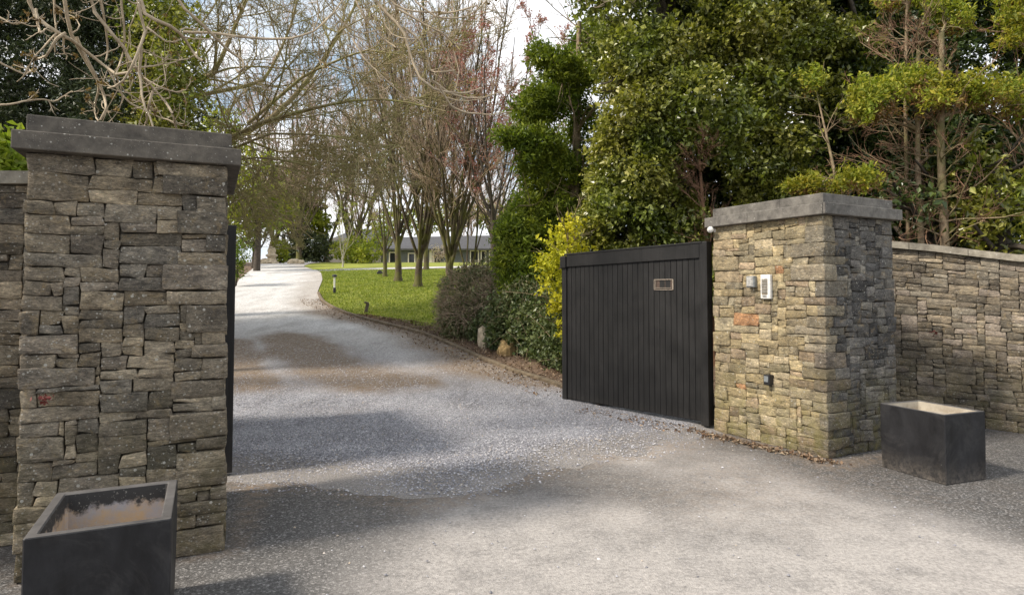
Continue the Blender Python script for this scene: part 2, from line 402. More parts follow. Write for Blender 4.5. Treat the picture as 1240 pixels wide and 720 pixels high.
M['rust'] = simple('rusty_iron', (0.075, 0.05, 0.038), 0.8, 0, 0.5, 60)
M['chip'] = simple('chipped_edge', (0.24, 0.20, 0.16), 0.8, 0, 0.6, 90)
M['red'] = simple('red_leaf', (0.16, 0.03, 0.025), 0.6)
M['kerb'] = simple('kerb_concrete', (0.15, 0.115, 0.075), 0.95, 0, 0.5, 9, 0.5)
M['rock'] = simple('pale_rock', (0.46, 0.38, 0.27), 0.95, 0, 0.45, 7, 0.8)
M['rock_brown'] = simple('brown_rock', (0.26, 0.18, 0.08), 0.95, 0, 0.5, 7, 0.8)
M['wood'] = simple('weathered_wood', (0.10, 0.08, 0.06), 0.9, 0, 0.5, 30)

# ground materials -------------------------------------------------
def attr(nt, name):
    a = nt.nodes.new('ShaderNodeAttribute'); a.attribute_name = name; return a
def gravelmat():
    m, nt, b = newmat('gravel'); P = objco(nt)
    sp = nt.nodes.new('ShaderNodeSeparateColor'); nt.links.new(attr(nt, 'scol').outputs['Color'], sp.inputs[0])
    brown, fresh, thin = sp.outputs[0], sp.outputs[1], sp.outputs[2]
    cell = vor(nt, 75, P, out='Color'); s2 = nt.nodes.new('ShaderNodeSeparateColor'); nt.links.new(cell, s2.inputs[0])
    d1 = vor(nt, 75, P)
    c = ramp(nt, s2.outputs[0], [(0.0, (0.18, 0.178, 0.193)), (0.45, (0.34, 0.337, 0.362)), (0.8, (0.48, 0.475, 0.505)), (1.0, (0.62, 0.61, 0.63))])
    c = mixc(nt, 1.0, c, ramp(nt, d1, [(0.25, (1.08,) * 3), (0.8, (0.5,) * 3)]), 'MULTIPLY')
    fine = ramp(nt, nz(nt, 20, 12, 0.86, P), [(0.38, (0.27, 0.263, 0.262)), (0.5, (0.53, 0.52, 0.51)), (0.62, (0.78, 0.77, 0.75))])
    c = mixc(nt, fresh, fine, c)
    bc = ramp(nt, nz(nt, 26, 12, 0.86, P), [(0.38, (0.085, 0.058, 0.036)), (0.52, (0.20, 0.145, 0.095)), (0.72, (0.42, 0.35, 0.28))])
    mpg = nt.nodes.new('ShaderNodeMapping'); mpg.inputs['Scale'].default_value = (1.6, 0.55, 1); mpg.inputs['Rotation'].default_value = (0, 0, -0.45); nt.links.new(P, mpg.inputs[0])
    c = mixc(nt, 1.0, c, ramp(nt, nz(nt, 1.3, 9, 0.68, mpg.outputs[0]), [(0.34, (0.78, 0.77, 0.76)), (0.52, (1, 1, 1)), (0.66, (1.14, 1.14, 1.14))]), 'MULTIPLY')
    bf = math_(nt, 'MULTIPLY', brown, ramp(nt, nz(nt, 14, 9, 0.8, P), [(0.36, (0.45,) * 3), (0.52, (1, 1, 1))]))
    c = mixc(nt, bf, c, bc)
    th = math_(nt, 'MULTIPLY', thin, 1.35)
    th = math_(nt, 'LESS_THAN', math_(nt, 'ADD', math_(nt, 'MULTIPLY', s2.outputs[1], 0.75), math_(nt, 'MULTIPLY', nz(nt, 6, 5, 0.7, P), 0.5)), th)
    c = mixc(nt, th, c, ramp(nt, nz(nt, 60, 7, 0.82, P), [(0.34, (0.11, 0.10, 0.095)), (0.5, (0.25, 0.23, 0.215)), (0.68, (0.46, 0.43, 0.40))]))
    nt.links.new(c, b.inputs['Base Color']); b.inputs['Roughness'].default_value = 0.95
    n1 = bump(nt, b, math_(nt, 'MULTIPLY', d1, -1.0), 0.7, 0.012); bump(nt, b, nz(nt, 130, 4, 0.7, P), 0.5, 0.006, n1)
    return m
def asphaltmat():
    m, nt, b = newmat('asphalt'); P = objco(nt)
    sp = nt.nodes.new('ShaderNodeSeparateColor'); nt.links.new(attr(nt, 'scol').outputs['Color'], sp.inputs[0])
    dust, warm = sp.outputs[0], sp.outputs[1]
    d = vor(nt, 120, P); cell = vor(nt, 85, P, out='Color'); s2 = nt.nodes.new('ShaderNodeSeparateColor'); nt.links.new(cell, s2.inputs[0])
    c = ramp(nt, s2.outputs[0], [(0.0, (0.03, 0.03, 0.031)), (0.5, (0.075, 0.074, 0.074)), (0.82, (0.13, 0.128, 0.126)), (1.0, (0.30, 0.29, 0.285))])
    c = mixc(nt, 1.0, c, ramp(nt, d, [(0.3, (1.15,) * 3), (0.8, (0.45,) * 3)]), 'MULTIPLY')
    du = ramp(nt, nz(nt, 34, 10, 0.86, P), [(0.34, (0.24, 0.222, 0.21)), (0.5, (0.37, 0.345, 0.325)), (0.66, (0.52, 0.485, 0.46))])
    f = math_(nt, 'MULTIPLY', dust, ramp(nt, nz(nt, 3.2, 9, 0.74, P), [(0.34, (0.6,) * 3), (0.54, (1, 1, 1))]))
    f = math_(nt, 'MULTIPLY', f, ramp(nt, nz(nt, 38, 7, 0.8, P), [(0.36, (0.6,) * 3), (0.55, (1, 1, 1))]))
    c = mixc(nt, f, c, du)
    c = mixc(nt, math_(nt, 'MULTIPLY', warm, ramp(nt, nz(nt, 12, 6, 0.7, P), [(0.35, (0,) * 3), (0.6, (0.8,) * 3)])), c, (0.26, 0.19, 0.13))
    nt.links.new(c, b.inputs['Base Color']); b.inputs['Roughness'].default_value = 0.88
    n1 = bump(nt, b, math_(nt, 'MULTIPLY', d, -1.0), 0.55, 0.006); bump(nt, b, nz(nt, 12, 6, 0.6, P), 0.35, 0.02, n1)
    return m
def groundmat(name, stops, scale=6, bs=0.6, bd=0.02):
    m, nt, b = newmat(name); P = objco(nt)
    c = ramp(nt, nz(nt, scale, 8, 0.7, P), stops)
    nt.links.new(mixc(nt, 1.0, c, ramp(nt, nz(nt, 0.7, 5, vec=P), [(0.3, (0.75,) * 3), (0.7, (1.25,) * 3)]), 'MULTIPLY'), b.inputs['Base Color'])
    b.inputs['Roughness'].default_value = 1; bump(nt, b, nz(nt, scale * 5, 5, 0.7, P), bs, bd); return m
M['gravel'] = gravelmat(); M['asphalt'] = asphaltmat()
M['lawn'] = groundmat('lawn_green', [(0.3, (0.12, 0.135, 0.018)), (0.5, (0.20, 0.225, 0.022)), (0.7, (0.31, 0.31, 0.05))], 9)
M['soil'] = groundmat('soil', [(0.3, (0.06, 0.038, 0.025)), (0.5, (0.13, 0.085, 0.055)), (0.7, (0.24, 0.17, 0.12))], 12)
M['earth'] = groundmat('earth', [(0.3, (0.045, 0.05, 0.02)), (0.5, (0.09, 0.085, 0.035)), (0.7, (0.16, 0.13, 0.07))], 3)
M['pebble'] = None
def pebmat():
    m, nt, b = newmat('pebbles')
    c = ramp(nt, rpi(nt), [(0, (0.14, 0.138, 0.15)), (0.4, (0.26, 0.257, 0.28)), (0.75, (0.38, 0.375, 0.405)), (0.93, (0.60, 0.59, 0.61)), (1, (0.42, 0.34, 0.25))])
    nt.links.new(c, b.inputs['Base Color']); b.inputs['Roughness'].default_value = 0.9; return m
M['pebble'] = pebmat()

# ------------------------------------------------------------------ ground
def polyx(pts, y):
    a = np.array(pts); return np.interp(y, a[:, 1], a[:, 0])
def polyx_s(pts, y):
    return (polyx(pts, y) * 2 + polyx(pts, y - 0.8) + polyx(pts, y + 0.8)) / 4
KERB = [(1.2, 9.0), (0.80, 10.0), (-0.05, 11.1), (-1.93, 14.8), (-3.5, 16.6), (-5.0, 18.6), (-6.3, 21), (-7.4, 24), (-9.3, 31), (-11.2, 37), (-14.9, 45), (-15.8, 50), (-17, 60), (-25, 90)]
LEFTE = [(-3.4, 5.0), (-3.7, 7), (-6.0, 12), (-10.2, 23), (-13.4, 31), (-16.5, 40), (-19.2, 48), (-22, 60), (-32, 90)]
def sheet(name, mat, xs_of_y, ys, nx, dz, colfn=None, zn=None, kind='structure'):
    V = []; C = []
    Y = np.asarray(ys)
    X0, X1 = xs_of_y(Y)
    tt = np.linspace(0, 1, nx)
    X = X0[:, None] + (X1 - X0)[:, None] * tt[None, :]
    YY = np.repeat(Y[:, None], nx, 1); Z = H(YY) + dz
    if zn is not None: Z = Z + zn(X, YY)
    V = np.stack([X, YY, Z], -1).reshape(-1, 3)
    i = np.arange(len(Y) - 1)[:, None] * nx + np.arange(nx - 1)[None, :]
    Q = np.stack([i, i + 1, i + nx + 1, i + nx], -1).reshape(-1, 4)
    b = Buf(); b.add(V, Q=Q, col=None if colfn is None else colfn(X, YY).reshape(-1, 3))
    o = b.build(name, mat, smooth=True)
    if kind: o['kind'] = kind
    return o
def P2(X, Y): return np.stack([X, Y, X * 0], -1)
ysb = np.concatenate([np.arange(-60, 0, 10), np.arange(0, 100, 1.0), np.arange(100, 400, 20)])
sheet('ground', M['earth'], lambda y: (-300 + 0 * y, 300 + 0 * y), ysb, 61, -0.05)
def distseg(X, Y, pts):
    d = np.full(X.shape, 1e9)
    for (x0, y0), (x1, y1) in zip(pts[:-1], pts[1:]):
        t = np.clip(((X - x0) * (x1 - x0) + (Y - y0) * (y1 - y0)) / ((x1 - x0) ** 2 + (y1 - y0) ** 2 + 1e-9), 0, 1)
        d = np.minimum(d, np.hypot(X - x0 - t * (x1 - x0), Y - y0 - t * (y1 - y0)))
    return d
def sstep(a, b, x):
    t = np.clip((x - a) / (b - a), 0, 1); return t * t * (3 - 2 * t)
def frontd(X, Y):
    """distance behind the ragged front edge of the gravel"""
    front = np.interp(X, [-4, -2.4, -1.6, -1.1, -0.8, -0.4, 0.05, 0.5, 1.2, 1.9, 2.5, 5], [5.6, 5.6, 5.62, 5.45, 5.2, 5.2, 5.6, 6.25, 6.6, 6.9, 7.5, 8])
    n = fbm(P2(X, Y), 1.6, 5, 4)
    return Y - front + n * 0.16
def border(X, Y):
    return np.clip(frontd(X, Y) * 0.05, -0.03, 0.02)
def roadcol(X, Y):
    n = fbm(P2(X, Y), 0.55, 3, 4) * 0.5; n2 = fbm(P2(X, Y), 1.7, 23, 4) * 0.5
    # unworn dark tarmac beside the walls; dusty traffic band in the middle
    sr = ((X - 2.19) * (-2.72) + (Y - 6.69) * (-1.03)) / 2.908          # >0 on the traffic side
    right = sstep(-0.45, 0.55, sr + n * 0.6)
    left = 0.12 + 0.88 * sstep(-1.1, -0.1, X + 0.25 * (Y - 4.5) + n * 0.8)
    d = distseg(X, Y, [(-2.6, 3.6), (-1.7, 3.95), (-2.2, 5.6)])
    dust = right * left * sstep(0.05, 0.7, d + n * 0.3)
    core = 1 - sstep(0.1, 0.9, distseg(X, Y, [(-1.3, 5.3), (-0.5, 5.45), (0.2, 5.5), (0.9, 5.3)]) + n * 0.5)
    dust = dust * (1 - 0.75 * core) * np.clip(0.88 + 0.6 * n2 + 0.4 * n, 0.3, 1) + 0.06
    dw = distseg(X, Y, [(1.6, 7.9), (2.3, 7.2), (2.98, 5.9), (4.0, 6.35), (4.6, 7.9)])
    warm = 0.7 * (1 - sstep(0, 0.22, np.minimum(d, dw) + n * 0.2)) * 0.8 + 0.6 * (1 - sstep(0, 0.5, np.abs(border(X, Y) + 0.012) * 20 + n * 0.3))
    return np.stack([np.clip(dust, 0, 1), np.clip(warm, 0, 1), 0 * X], -1)
sheet('road', M['asphalt'], lambda y: (-9 + 0 * y, 9 + 0 * y), np.concatenate([np.arange(-30, 1.5, 1.5), np.arange(1.5, 8.6, 0.05)]), 360, 0.0, roadcol,
      zn=lambda X, Y: 0.006 * fbm(P2(X, Y), 1.3, 9, 3))
def drivecol(X, Y):
    n = fbm(P2(X, Y), 0.7, 13, 4) * 0.5
    u = X + 0.43 * (Y - 8)   # across-drive coordinate
    k = polyx(KERB, Y)
    p1 = 1 - sstep(0.25, 1.05, distseg(X, Y, [(-2.0, 9.9), (-2.7, 10.7), (-3.8, 12.3), (-5.2, 14.6)]) + n * 0.7)
    p2 = 1 - sstep(0.25, 0.9, distseg(X, Y, [(-4.3, 9.8), (-5.2, 11.6), (-6.2, 13.8)]) + n * 0.6)
    zone = sstep(8.9, 9.9, Y + n * 0.8) * (1 - sstep(15.0, 16.8, Y + n * 1.2))
    edge = 1 - sstep(0.3, 1.5, (k - X) + n * 0.6)
    brown = np.clip(np.maximum(p1, p2) * zone + 0.22 * zone + edge * sstep(9.2, 10.2, Y - 0.4 * (k - X)) * (1 - sstep(18, 23, Y)) + 0.45 * edge * sstep(18, 23, Y), 0, 1)
    fr = 1 - sstep(-0.3, 0.5, border(X, Y) * 0 + (5.6 - Y))
    fresh = 1 - sstep(9, 16, Y)
    thin = 1 - sstep(-0.004, 0.055, np.where(Y < 9.5, frontd(X, Y) * 0.06, 1.0))
    return np.stack([brown, np.clip(fresh, 0, 1), np.clip(thin, 0, 1)], -1)
yd = np.concatenate([np.arange(4.6, 12, 0.05), np.arange(12, 30, 0.2), np.arange(30, 92, 1.0)])
def dz_(X, Y): return np.where(Y < 9, border(X, Y), 0.02) + 0.008 * fbm(P2(X, Y), 1.7, 21, 3) * (1 - sstep(20, 40, Y))
def drx(y):
    r = polyx_s(KERB, y); r = np.where(y < 9.6, np.interp(y, [4.6, 7, 8.2, 9.6], [4.5, 2.9, 2.0, 1.2]), r)
    return polyx_s(LEFTE, y), r
sheet('driveway', M['gravel'], drx, yd, 170, 0.012, drivecol, dz_)
# lawn, bed, side path
sheet('lawn', M['lawn'], lambda y: (polyx_s(KERB, y) - 0.05, 40 + 0 * y), np.arange(13.5, 84, 0.5), 60, 0.0)
sheet('verge', M['soil'], lambda y: (polyx_s(LEFTE, y) - 6, polyx_s(LEFTE, y) + 0.05), np.arange(5.5, 84, 0.5), 14, 0.004)
sheet('soil_bed', M['soil'], lambda y: (polyx_s(KERB, y) + 0.0, polyx_s(KERB, y) + np.interp(y, [8.6, 14.5, 16, 18.5], [5, 3.2, 0.9, 0.15])), np.arange(8.6, 18.6, 0.25), 30, 0.035,
      zn=lambda X, Y: 0.02 + 0.03 * fbm(P2(X, Y), 2.5, 2, 3))
b = Buf(); pc = np.array([(-14, 37.0), (-11.5, 39.3), (-8, 41.3), (-4.8, 42.8), (0, 44.5), (8, 46)])
V = []
for i, (x, y) in enumerate(pc):
    for o_ in (-1.15, 1.15): V.append((x, y + o_, float(H(y + o_)) + 0.045))
b.add(V, Q=[(2 * i, 2 * i + 2, 2 * i + 3, 2 * i + 1) for i in range(len(pc) - 1)], col=(0.1, 0.0, 0))
o = b.build('path', M['gravel']); o['kind'] = 'structure'

# kerb edging: a row of low concrete edging lengths, one object
kb = Buf(); rk = random.Random(4)
ky = np.arange(9.5, 24.5, 0.9)
KP = np.array([(float(polyx_s(KERB, y)), y, float(H(y))) for y in ky])
for a_, b_ in zip(KP[:-1], KP[1:]):
    d = b_ - a_; Ln = np.linalg.norm(d); d /= Ln; s_ = np.array([-d[1], d[0], 0]); s_ /= np.linalg.norm(s_); u_ = np.cross(d, s_) * 1.0
    if u_[2] < 0: u_ = -u_
    kb.box((a_ + b_) / 2 + np.array([0.03, 0, 0.015 + rk.uniform(-.006, .006)]), (Ln - 0.012, 0.09, 0.16), np.stack([d, s_, u_], 1), 0.015)
ko = kb.build('kerb', M['kerb']); tag(ko, 'low brown stained concrete kerb curving between the drive and the lawn', 'kerb')

# ------------------------------------------------------------------ masonry
def pack(Wc, Hc, occ, rng, wmin=3, wmax=12, hmin=2, hmax=5, hw=None):
    rects = []
    for j in range(Hc):
        i = 0
        while i < Wc:
            if occ[i, j]: i += 1; continue
            run = 1
            while i + run < Wc and not occ[i + run, j] and run < wmax + 3: run += 1
            h = int(rng.choice([2, 2, 3, 3, 4, 4, 5, 5, 6], p=hw)) if hw is not None else rng.integers(hmin, hmax + 1)
            h = min(h, Hc - j)
            if Hc - (j + h) == 1: h += 1
            w_ = int(np.clip(round(max(h, 2) * rng.uniform(1.4, 4.2)), 4, wmax))
            if run - w_ < 3: w_ = run if run <= wmax + 2 else run // 2
            w_ = min(w_, run)
            while occ[i:i + w_, j:j + h].any(): h -= 1
            h = max(h, 1)
            # match the neighbour's top now and then so that courses read
            occ[i:i + w_, j:j + h] = True
            rects.append((i, j, w_, h)); i += w_
    return rects
AMP = [0.65]
def stone(buf, mapf, u0, u1, v0, v1, n0, n1, rng, col, dens=0.028, rnd=0.012, amp=None, gap=0.0012, du0=None):
    """irregular block between (u0..u1, v0..v1) and depth n0 (back) .. n1 (face)"""
    amp = AMP[0] if amp is None else amp
    h = np.array([(u1 - u0) / 2 - gap, (n1 - n0) / 2, (v1 - v0) / 2 - gap])
    h = np.maximum(h, 0.008)
    nd = [int(np.clip(round(2 * x / dens), 2, 12)) for x in h]; nd[1] = 2 if h[1] < 0.15 else nd[1]
    V, Q = cg(*nd)
    r = min(rnd, h.min() * 0.6)
    p = V * h; q = np.clip(p, -(h - r), h - r); d = p - q; ln = np.linalg.norm(d, axis=1, keepdims=True)
    p = np.where(ln > 1e-9, q + d / np.maximum(ln, 1e-9) * r, p)
    # uneven outline: shear the ends and belly the edges
    sx, sz = V[:, 0], V[:, 2]
    k = rng.uniform(-1, 1, 6) * 0.009 * amp
    p[:, 0] += k[0] * sz * 1.0 + k[1] * sx * sz
    p[:, 2] += k[2] * sx + k[3] * sx * sz
    p[:, 1] += (k[4] * sx + k[5] * sz) * 0.55
    off = rng.uniform(0, 50, 3)
    for ax, s_ in ((0, 11), (1, 11), (2, 11)):
        p[:, ax] += 0.0075 * amp * noise3(p + off, s_, ax) + 0.0040 * amp * noise3(p + off, 34, ax + 5) * (1.6 if ax == 1 else 1)
    u = p[:, 0] + (u0 + u1) / 2; n = p[:, 1] + (n0 + n1) / 2; v = p[:, 2] + (v0 + v1) / 2
    buf.add(mapf(u, v, n), Q=Q, col=np.tile(col, (len(u), 1)))
CELL = 0.028
def stonecol(rng, pal):
    c = np.array(pal[rng.integers(len(pal))]) * rng.uniform(0.62, 1.35); return c
def pillar(base, ax_u, ax_v, Wd, Dp, Ht, mat, capm, pals, seed, name, cap, dens, label, group):
    """base = near corner; face A runs along ax_u (width Wd), depth along ax_v"""
    rng = np.random.default_rng(seed)
    root = empty(name, tuple(base)); tag(root, label, 'gate pillar', group)
    U = np.array([ax_u[0], ax_u[1], 0]); W = np.array([ax_v[0], ax_v[1], 0])
    CE = 0.027 if seed == 11 else 0.0265
    rows = int(round(Ht / CE)); ch = Ht / rows
    na, nb = int(round(Wd / CE)), int(round(Dp / CE)); ca, cb = Wd / na, Dp / nb
    occ = [np.zeros((n, rows), bool) for n in (na, nb, na, nb)]
    buf = Buf()
    O = np.zeros(3); c4 = [O, O + U * Wd, O + U * Wd + W * Dp, O + W * Dp]
    dirs = [U, W, -U, -W]; nrm = [-W, U, W, -U]
    cells = [ca, cb, ca, cb]; ns = [na, nb, na, nb]
    batter = 0.012 if seed == 11 else 0.004
    def mapper(f):
        def mf(u, v, n):
            return c4[f] + np.outer(u, dirs[f]) + np.outer(n - batter * v, nrm[f]) + np.outer(v, [0, 0, 1])
        return mf
    for c in range(4):     # quoins at corner c, between face c-1 (its end) and face c (its start)
        j = 0; alt = rng.random() < 0.5; fp = (c - 1) % 4
        while j < rows:
            h = int(rng.integers(3, 7)); h = min(h, rows - j)
            if rows - j - h in (1, 2): h = rows - j
            lo, sh = int(rng.integers(7, 15)), int(rng.integers(3, 8))
            a_, b_ = (lo, sh) if alt else (sh, lo)
            alt = not alt if rng.random() < 0.85 else alt
            occ[c][:a_, j:j + h] = True; occ[fp][ns[fp] - b_:, j:j + h] = True
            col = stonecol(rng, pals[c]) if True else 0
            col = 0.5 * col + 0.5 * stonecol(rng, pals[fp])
            mf = mapper(c); pr = rng.uniform(-0.006, 0.012)
            # local frame of face c: u along face, n outward (0 = face); depth = b_ cells of the previous face
            stone(buf, mf, -pr, a_ * cells[c], j * ch, (j + h) * ch, -b_ * cells[fp], pr, rng, col, dens, 0.009)
            j += h
    for f in range(4):
        mf = mapper(f)
        for (i, j, w_, h) in pack(ns[f], rows, occ[f], rng, hw=[.16, .16, .22, .18, .12, .10, .04, .02, 0.0]):
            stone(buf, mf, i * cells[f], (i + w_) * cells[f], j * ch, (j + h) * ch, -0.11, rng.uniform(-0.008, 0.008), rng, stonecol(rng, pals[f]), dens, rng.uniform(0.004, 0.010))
    buf.build('stonework', mat, root, smooth=True)
    Mx = np.stack([U, W, [0, 0, 1]], 1); ctr = (U * Wd + W * Dp) / 2
    core = Buf(); core.box(ctr + [0, 0, Ht / 2], (Wd - 0.13, Dp - 0.13, Ht - 0.01), Mx); core.build('mortar_core', M['mortar'], root)
    o1, h1, o2, h2, slabs, split = cap
    for k, (ov, hh, zz) in enumerate(((o1, h1, Ht), (o2, h2, Ht + h1 + 0.002))):
        # each course of the cap is made of long slabs with hairline joints
        r2 = random.Random(seed + k)
        tw, td = Wd + 2 * ov, Dp + 2 * ov
        cuts = split[k]
        e = [-td / 2] + [td * (c_ - 0.5) for c_ in cuts] + [td / 2]
        cbuf = Buf()
        for y0, y1 in zip(e[:-1], e[1:]):
            cc = ctr + W * ((y0 + y1) / 2) + np.array([0, 0, zz + hh / 2 + r2.uniform(-.001, .001)])
            cbuf.box(cc, (tw + r2.uniform(-.004, .004), y1 - y0 - 0.003, hh), Mx, 0.006)
        cbuf.build('cap_stone', capm, root)
    root['x'] = 0; del root['x']
    return root
grey = [(0.27, 0.235, 0.18), (0.215, 0.19, 0.15), (0.175, 0.16, 0.135), (0.32, 0.27, 0.195), (0.235, 0.205, 0.165), (0.35, 0.30, 0.225)]
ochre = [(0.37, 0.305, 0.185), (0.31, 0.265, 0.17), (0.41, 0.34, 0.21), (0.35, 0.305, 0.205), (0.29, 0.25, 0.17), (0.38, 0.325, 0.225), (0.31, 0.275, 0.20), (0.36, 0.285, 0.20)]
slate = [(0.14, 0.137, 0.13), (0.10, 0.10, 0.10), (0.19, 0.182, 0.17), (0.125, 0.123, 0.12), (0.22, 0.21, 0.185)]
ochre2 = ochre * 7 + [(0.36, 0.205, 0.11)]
wallp = [(0.24, 0.205, 0.155), (0.19, 0.165, 0.13), (0.28, 0.24, 0.18), (0.21, 0.19, 0.155), (0.17, 0.15, 0.12), (0.26, 0.225, 0.19)]
# left pillar: front face from (14,701) to (272,667)
PL = gnd(15, 700); PR = gnd(272, 667)
uL = np.array([math.cos(math.radians(25.5)), math.sin(math.radians(25.5))]); kx = (26 - CX) / F
WL = float((PR[0] - kx * PR[1]) / (uL[0] - kx * uL[1])); PL = PR - np.array([uL[0], uL[1], 0]) * WL; vL = np.array([-uL[1], uL[0]])
# keep the road frontage direction shared by both pillars
pillar(PL, uL, vL, WL, 1.25, 2.385, M['stone_left'], M['cap_dark'], [grey] * 4, 11, 'stone_pillar', (0.055, 0.105, -0.0, 0.10, 1, ((0.5,), (0.45,))), 0.02,
       'large grey brown rubble stone gate pillar with dark cap, standing nearest behind the close planter', 'stone gate pillars')
# right pillar: near corner (1003,556), left face back to (867,521)
PC = gnd(1003, 556); PB = gnd(866, 521)
vR = (PB - PC)[:2]; DR = float(np.linalg.norm(vR)); vR = vR / DR; uR = np.array([vR[1], -vR[0]])
WR = 1.13
AMP[0] = 0.6
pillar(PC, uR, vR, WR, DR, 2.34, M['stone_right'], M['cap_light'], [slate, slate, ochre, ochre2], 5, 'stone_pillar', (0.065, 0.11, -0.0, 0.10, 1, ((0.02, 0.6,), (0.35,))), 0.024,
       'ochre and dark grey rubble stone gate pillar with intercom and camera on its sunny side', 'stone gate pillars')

def wall(name, pts, heights, seed, mat, pal, label, thick=0.4, dens=0.03, face=1):
    rng = np.random.default_rng(seed)
    pts = np.array(pts, float); seg = np.linalg.norm(np.diff(pts, axis=0), axis=1); S = np.concatenate([[0], np.cumsum(seg)]); Lt = S[-1]
    # smooth the curve
    ss = np.linspace(0, Lt, 200); xs = np.interp(ss, S, pts[:, 0]); ys = np.interp(ss, S, pts[:, 1])
    for _ in range(40):
        xs[1:-1] = (xs[:-2] + xs[1:-1] * 2 + xs[2:]) / 4; ys[1:-1] = (ys[:-2] + ys[1:-1] * 2 + ys[2:]) / 4
    tx = np.gradient(xs); ty = np.gradient(ys); l = np.hypot(tx, ty); tx /= l; ty /= l
    hh = np.interp(ss, S, heights)
    hm = max(heights)
    def mf(u, v, n):
        X = np.interp(u, ss, xs); Y = np.interp(u, ss, ys); TX = np.interp(u, ss, tx); TY = np.interp(u, ss, ty)
        nx, ny = TY * face, -TX * face
        k = np.interp(u, ss, hh) / hm
        return np.stack([X + nx * n, Y + ny * n, v * (1 - (1 - k) * np.clip(v / hm, 0, 1)) ], -1)
    CE = 0.025
    rows = int(hm / CE); cols = int(Lt / CE); ch = hm / rows; cw = Lt / cols
    root = empty(name, (float(xs[100]), float(ys[100]), 0)); off = np.array([xs[100], ys[100], 0])
    tag(root, label, 'stone wall', 'stone boundary walls')
    buf = Buf(); mo = lambda u, v, n: mf(u, v, n) - off
    for sgn in (0,):
        for (i, j, w_, h) in pack(cols, rows, np.zeros((cols, rows), bool), rng, hw=[.16, .16, .22, .18, .12, .10, .04, .02, 0.0]):
            stone(buf, mo, i * cw, (i + w_) * cw, j * ch, (j + h) * ch, -0.12, rng.uniform(-0.008, 0.008), rng, stonecol(rng, pal), dens, rng.uniform(0.004, 0.009))
    buf.build('stonework', mat, root, smooth=True)
    def strip(bf, n0, n1, v0, v1, m=60, top=False, u0=0, u1=None):
        u = np.linspace(u0, Lt if u1 is None else u1, m)
        base = mo(u, u * 0 + hm, u * 0)[:, 2]
        ring = []
        for (n, v) in ((n1, v0), (n1, v1), (n0, v1), (n0, v0)):
            q = mo(u, u * 0, u * 0 + n); q[:, 2] = (base + v) if top else np.where(v > 0, base - 0.02, v); ring.append(q)
        V = np.stack(ring, 1).reshape(-1, 3); i = np.arange(m - 1)[:, None] * 4
        Q = np.concatenate([np.stack([i + a, i + b_, i + 4 + b_, i + 4 + a], -1).reshape(-1, 4) for a, b_ in ((0, 1), (1, 2), (2, 3), (3, 0))])
        Q = np.concatenate([Q, [[0, 3, 2, 1]], [[(m - 1) * 4 + x for x in (0, 1, 2, 3)]]])
        bf.add(V, Q=Q)
    c = Buf(); strip(c, -thick, -0.035, -0.1, 1); c.build('mortar_core', M['mortar'], root)
    cp = Buf(); u = 0.0
    while u < Lt - 0.2:
        u2 = min(Lt, u + rng.uniform(0.5, 0.75)); strip(cp, -thick - 0.05, 0.05, 0.003, 0.085 + rng.uniform(-.004, .004), 8, True, u + 0.003, u2 - 0.003); u = u2
    cp.build('coping', M['coping'], root)
    return root
wall('stone_wall', [(3.75, 8.15), (4.6, 8.05), (5.2, 7.75), (5.75, 7.15), (6.6, 6.2), (7.4, 5.0)], [2.22, 2.17, 2.08, 1.93, 1.85, 1.8], 21, M['stone_wall'], wallp,
     'curved brown rubble wall with pale sloping coping behind the far black planter', 0.4, 0.03)
wall('stone_wall', [(-5.5, 2.6), (-4.6, 3.2), (-3.6, 3.85), (-2.9, 4.15), (-2.3, 4.3)], [2.1, 2.15, 2.25, 2.3, 2.3], 31, M['stone_left'], grey,
     'strip of dark grey rubble wall with coping at the photo\'s left edge', 0.4, 0.022)

# ------------------------------------------------------------------ gates
def gate_parts(root, Lg, Hg, near_right=True):
    """local: x from 0 (hinge end) to Lg, face at y=-0.03; z up"""
    rr = random.Random(3)
    b = Buf(); n = 26; pw = (Lg - 0.09 - 0.10) / n
    for i in range(n):
        x = 0.10 + pw * (i + 0.5)
        b.box((x, -0.008 + rr.uniform(-.0012, .0012), 0.03 + (Hg - 0.10) / 2), (pw - 0.004, 0.028, Hg - 0.14), None, 0.005)
    b.build('boards', M['gate'], root)
    g = Buf(); g.box((Lg / 2, 0.022, Hg / 2), (Lg - 0.12, 0.02, Hg - 0.08)); g.build('backing', M['gate_groove'], root)
    st = Buf(); st.box((0.05, 0.012, Hg / 2 + 0.01), (0.10, 0.12, Hg + 0.01), None, 0.006); st.build('hinge_stile', M['gate'], root)
    st = Buf(); st.box((Lg - 0.045, 0.0, Hg / 2 - 0.01), (0.085, 0.085, Hg - 0.04), None, 0.006); st.build('end_stile', M['gate'], root)
    cp = Buf(); cp.box((Lg - 0.045, -0.012, Hg - 0.10), (0.105, 0.12, 0.17), None, 0.01); cp.build('end_block', M['gate'], root)
    tr = Buf(); tr.box((Lg / 2 + 0.002, -0.004, Hg - 0.085), (Lg - 0.20, 0.085, 0.17), None, 0.006); tr.box((Lg / 2 + 0.002, -0.004, Hg + 0.008), (Lg - 0.12, 0.10, 0.022), None, 0.004)
    tr.build('top_rail', M['gate'], root)
    br = Buf(); br.box((Lg / 2, 0.055, 0.30), (Lg - 0.24, 0.045, 0.12), None, 0.004); br.box((Lg / 2, 0.055, Hg * 0.55), (Lg - 0.24, 0.045, 0.12), None, 0.004); br.build('rear_rail', M['gate'], root)
GN = gnd(861, 520); GF = gnd(683, 488)
dg = GF - GN; Lg = float(np.linalg.norm(dg)); az = math.atan2(dg[1], dg[0])
Hg = float(atD(683, 309, GF[1])[2]) - 0.04
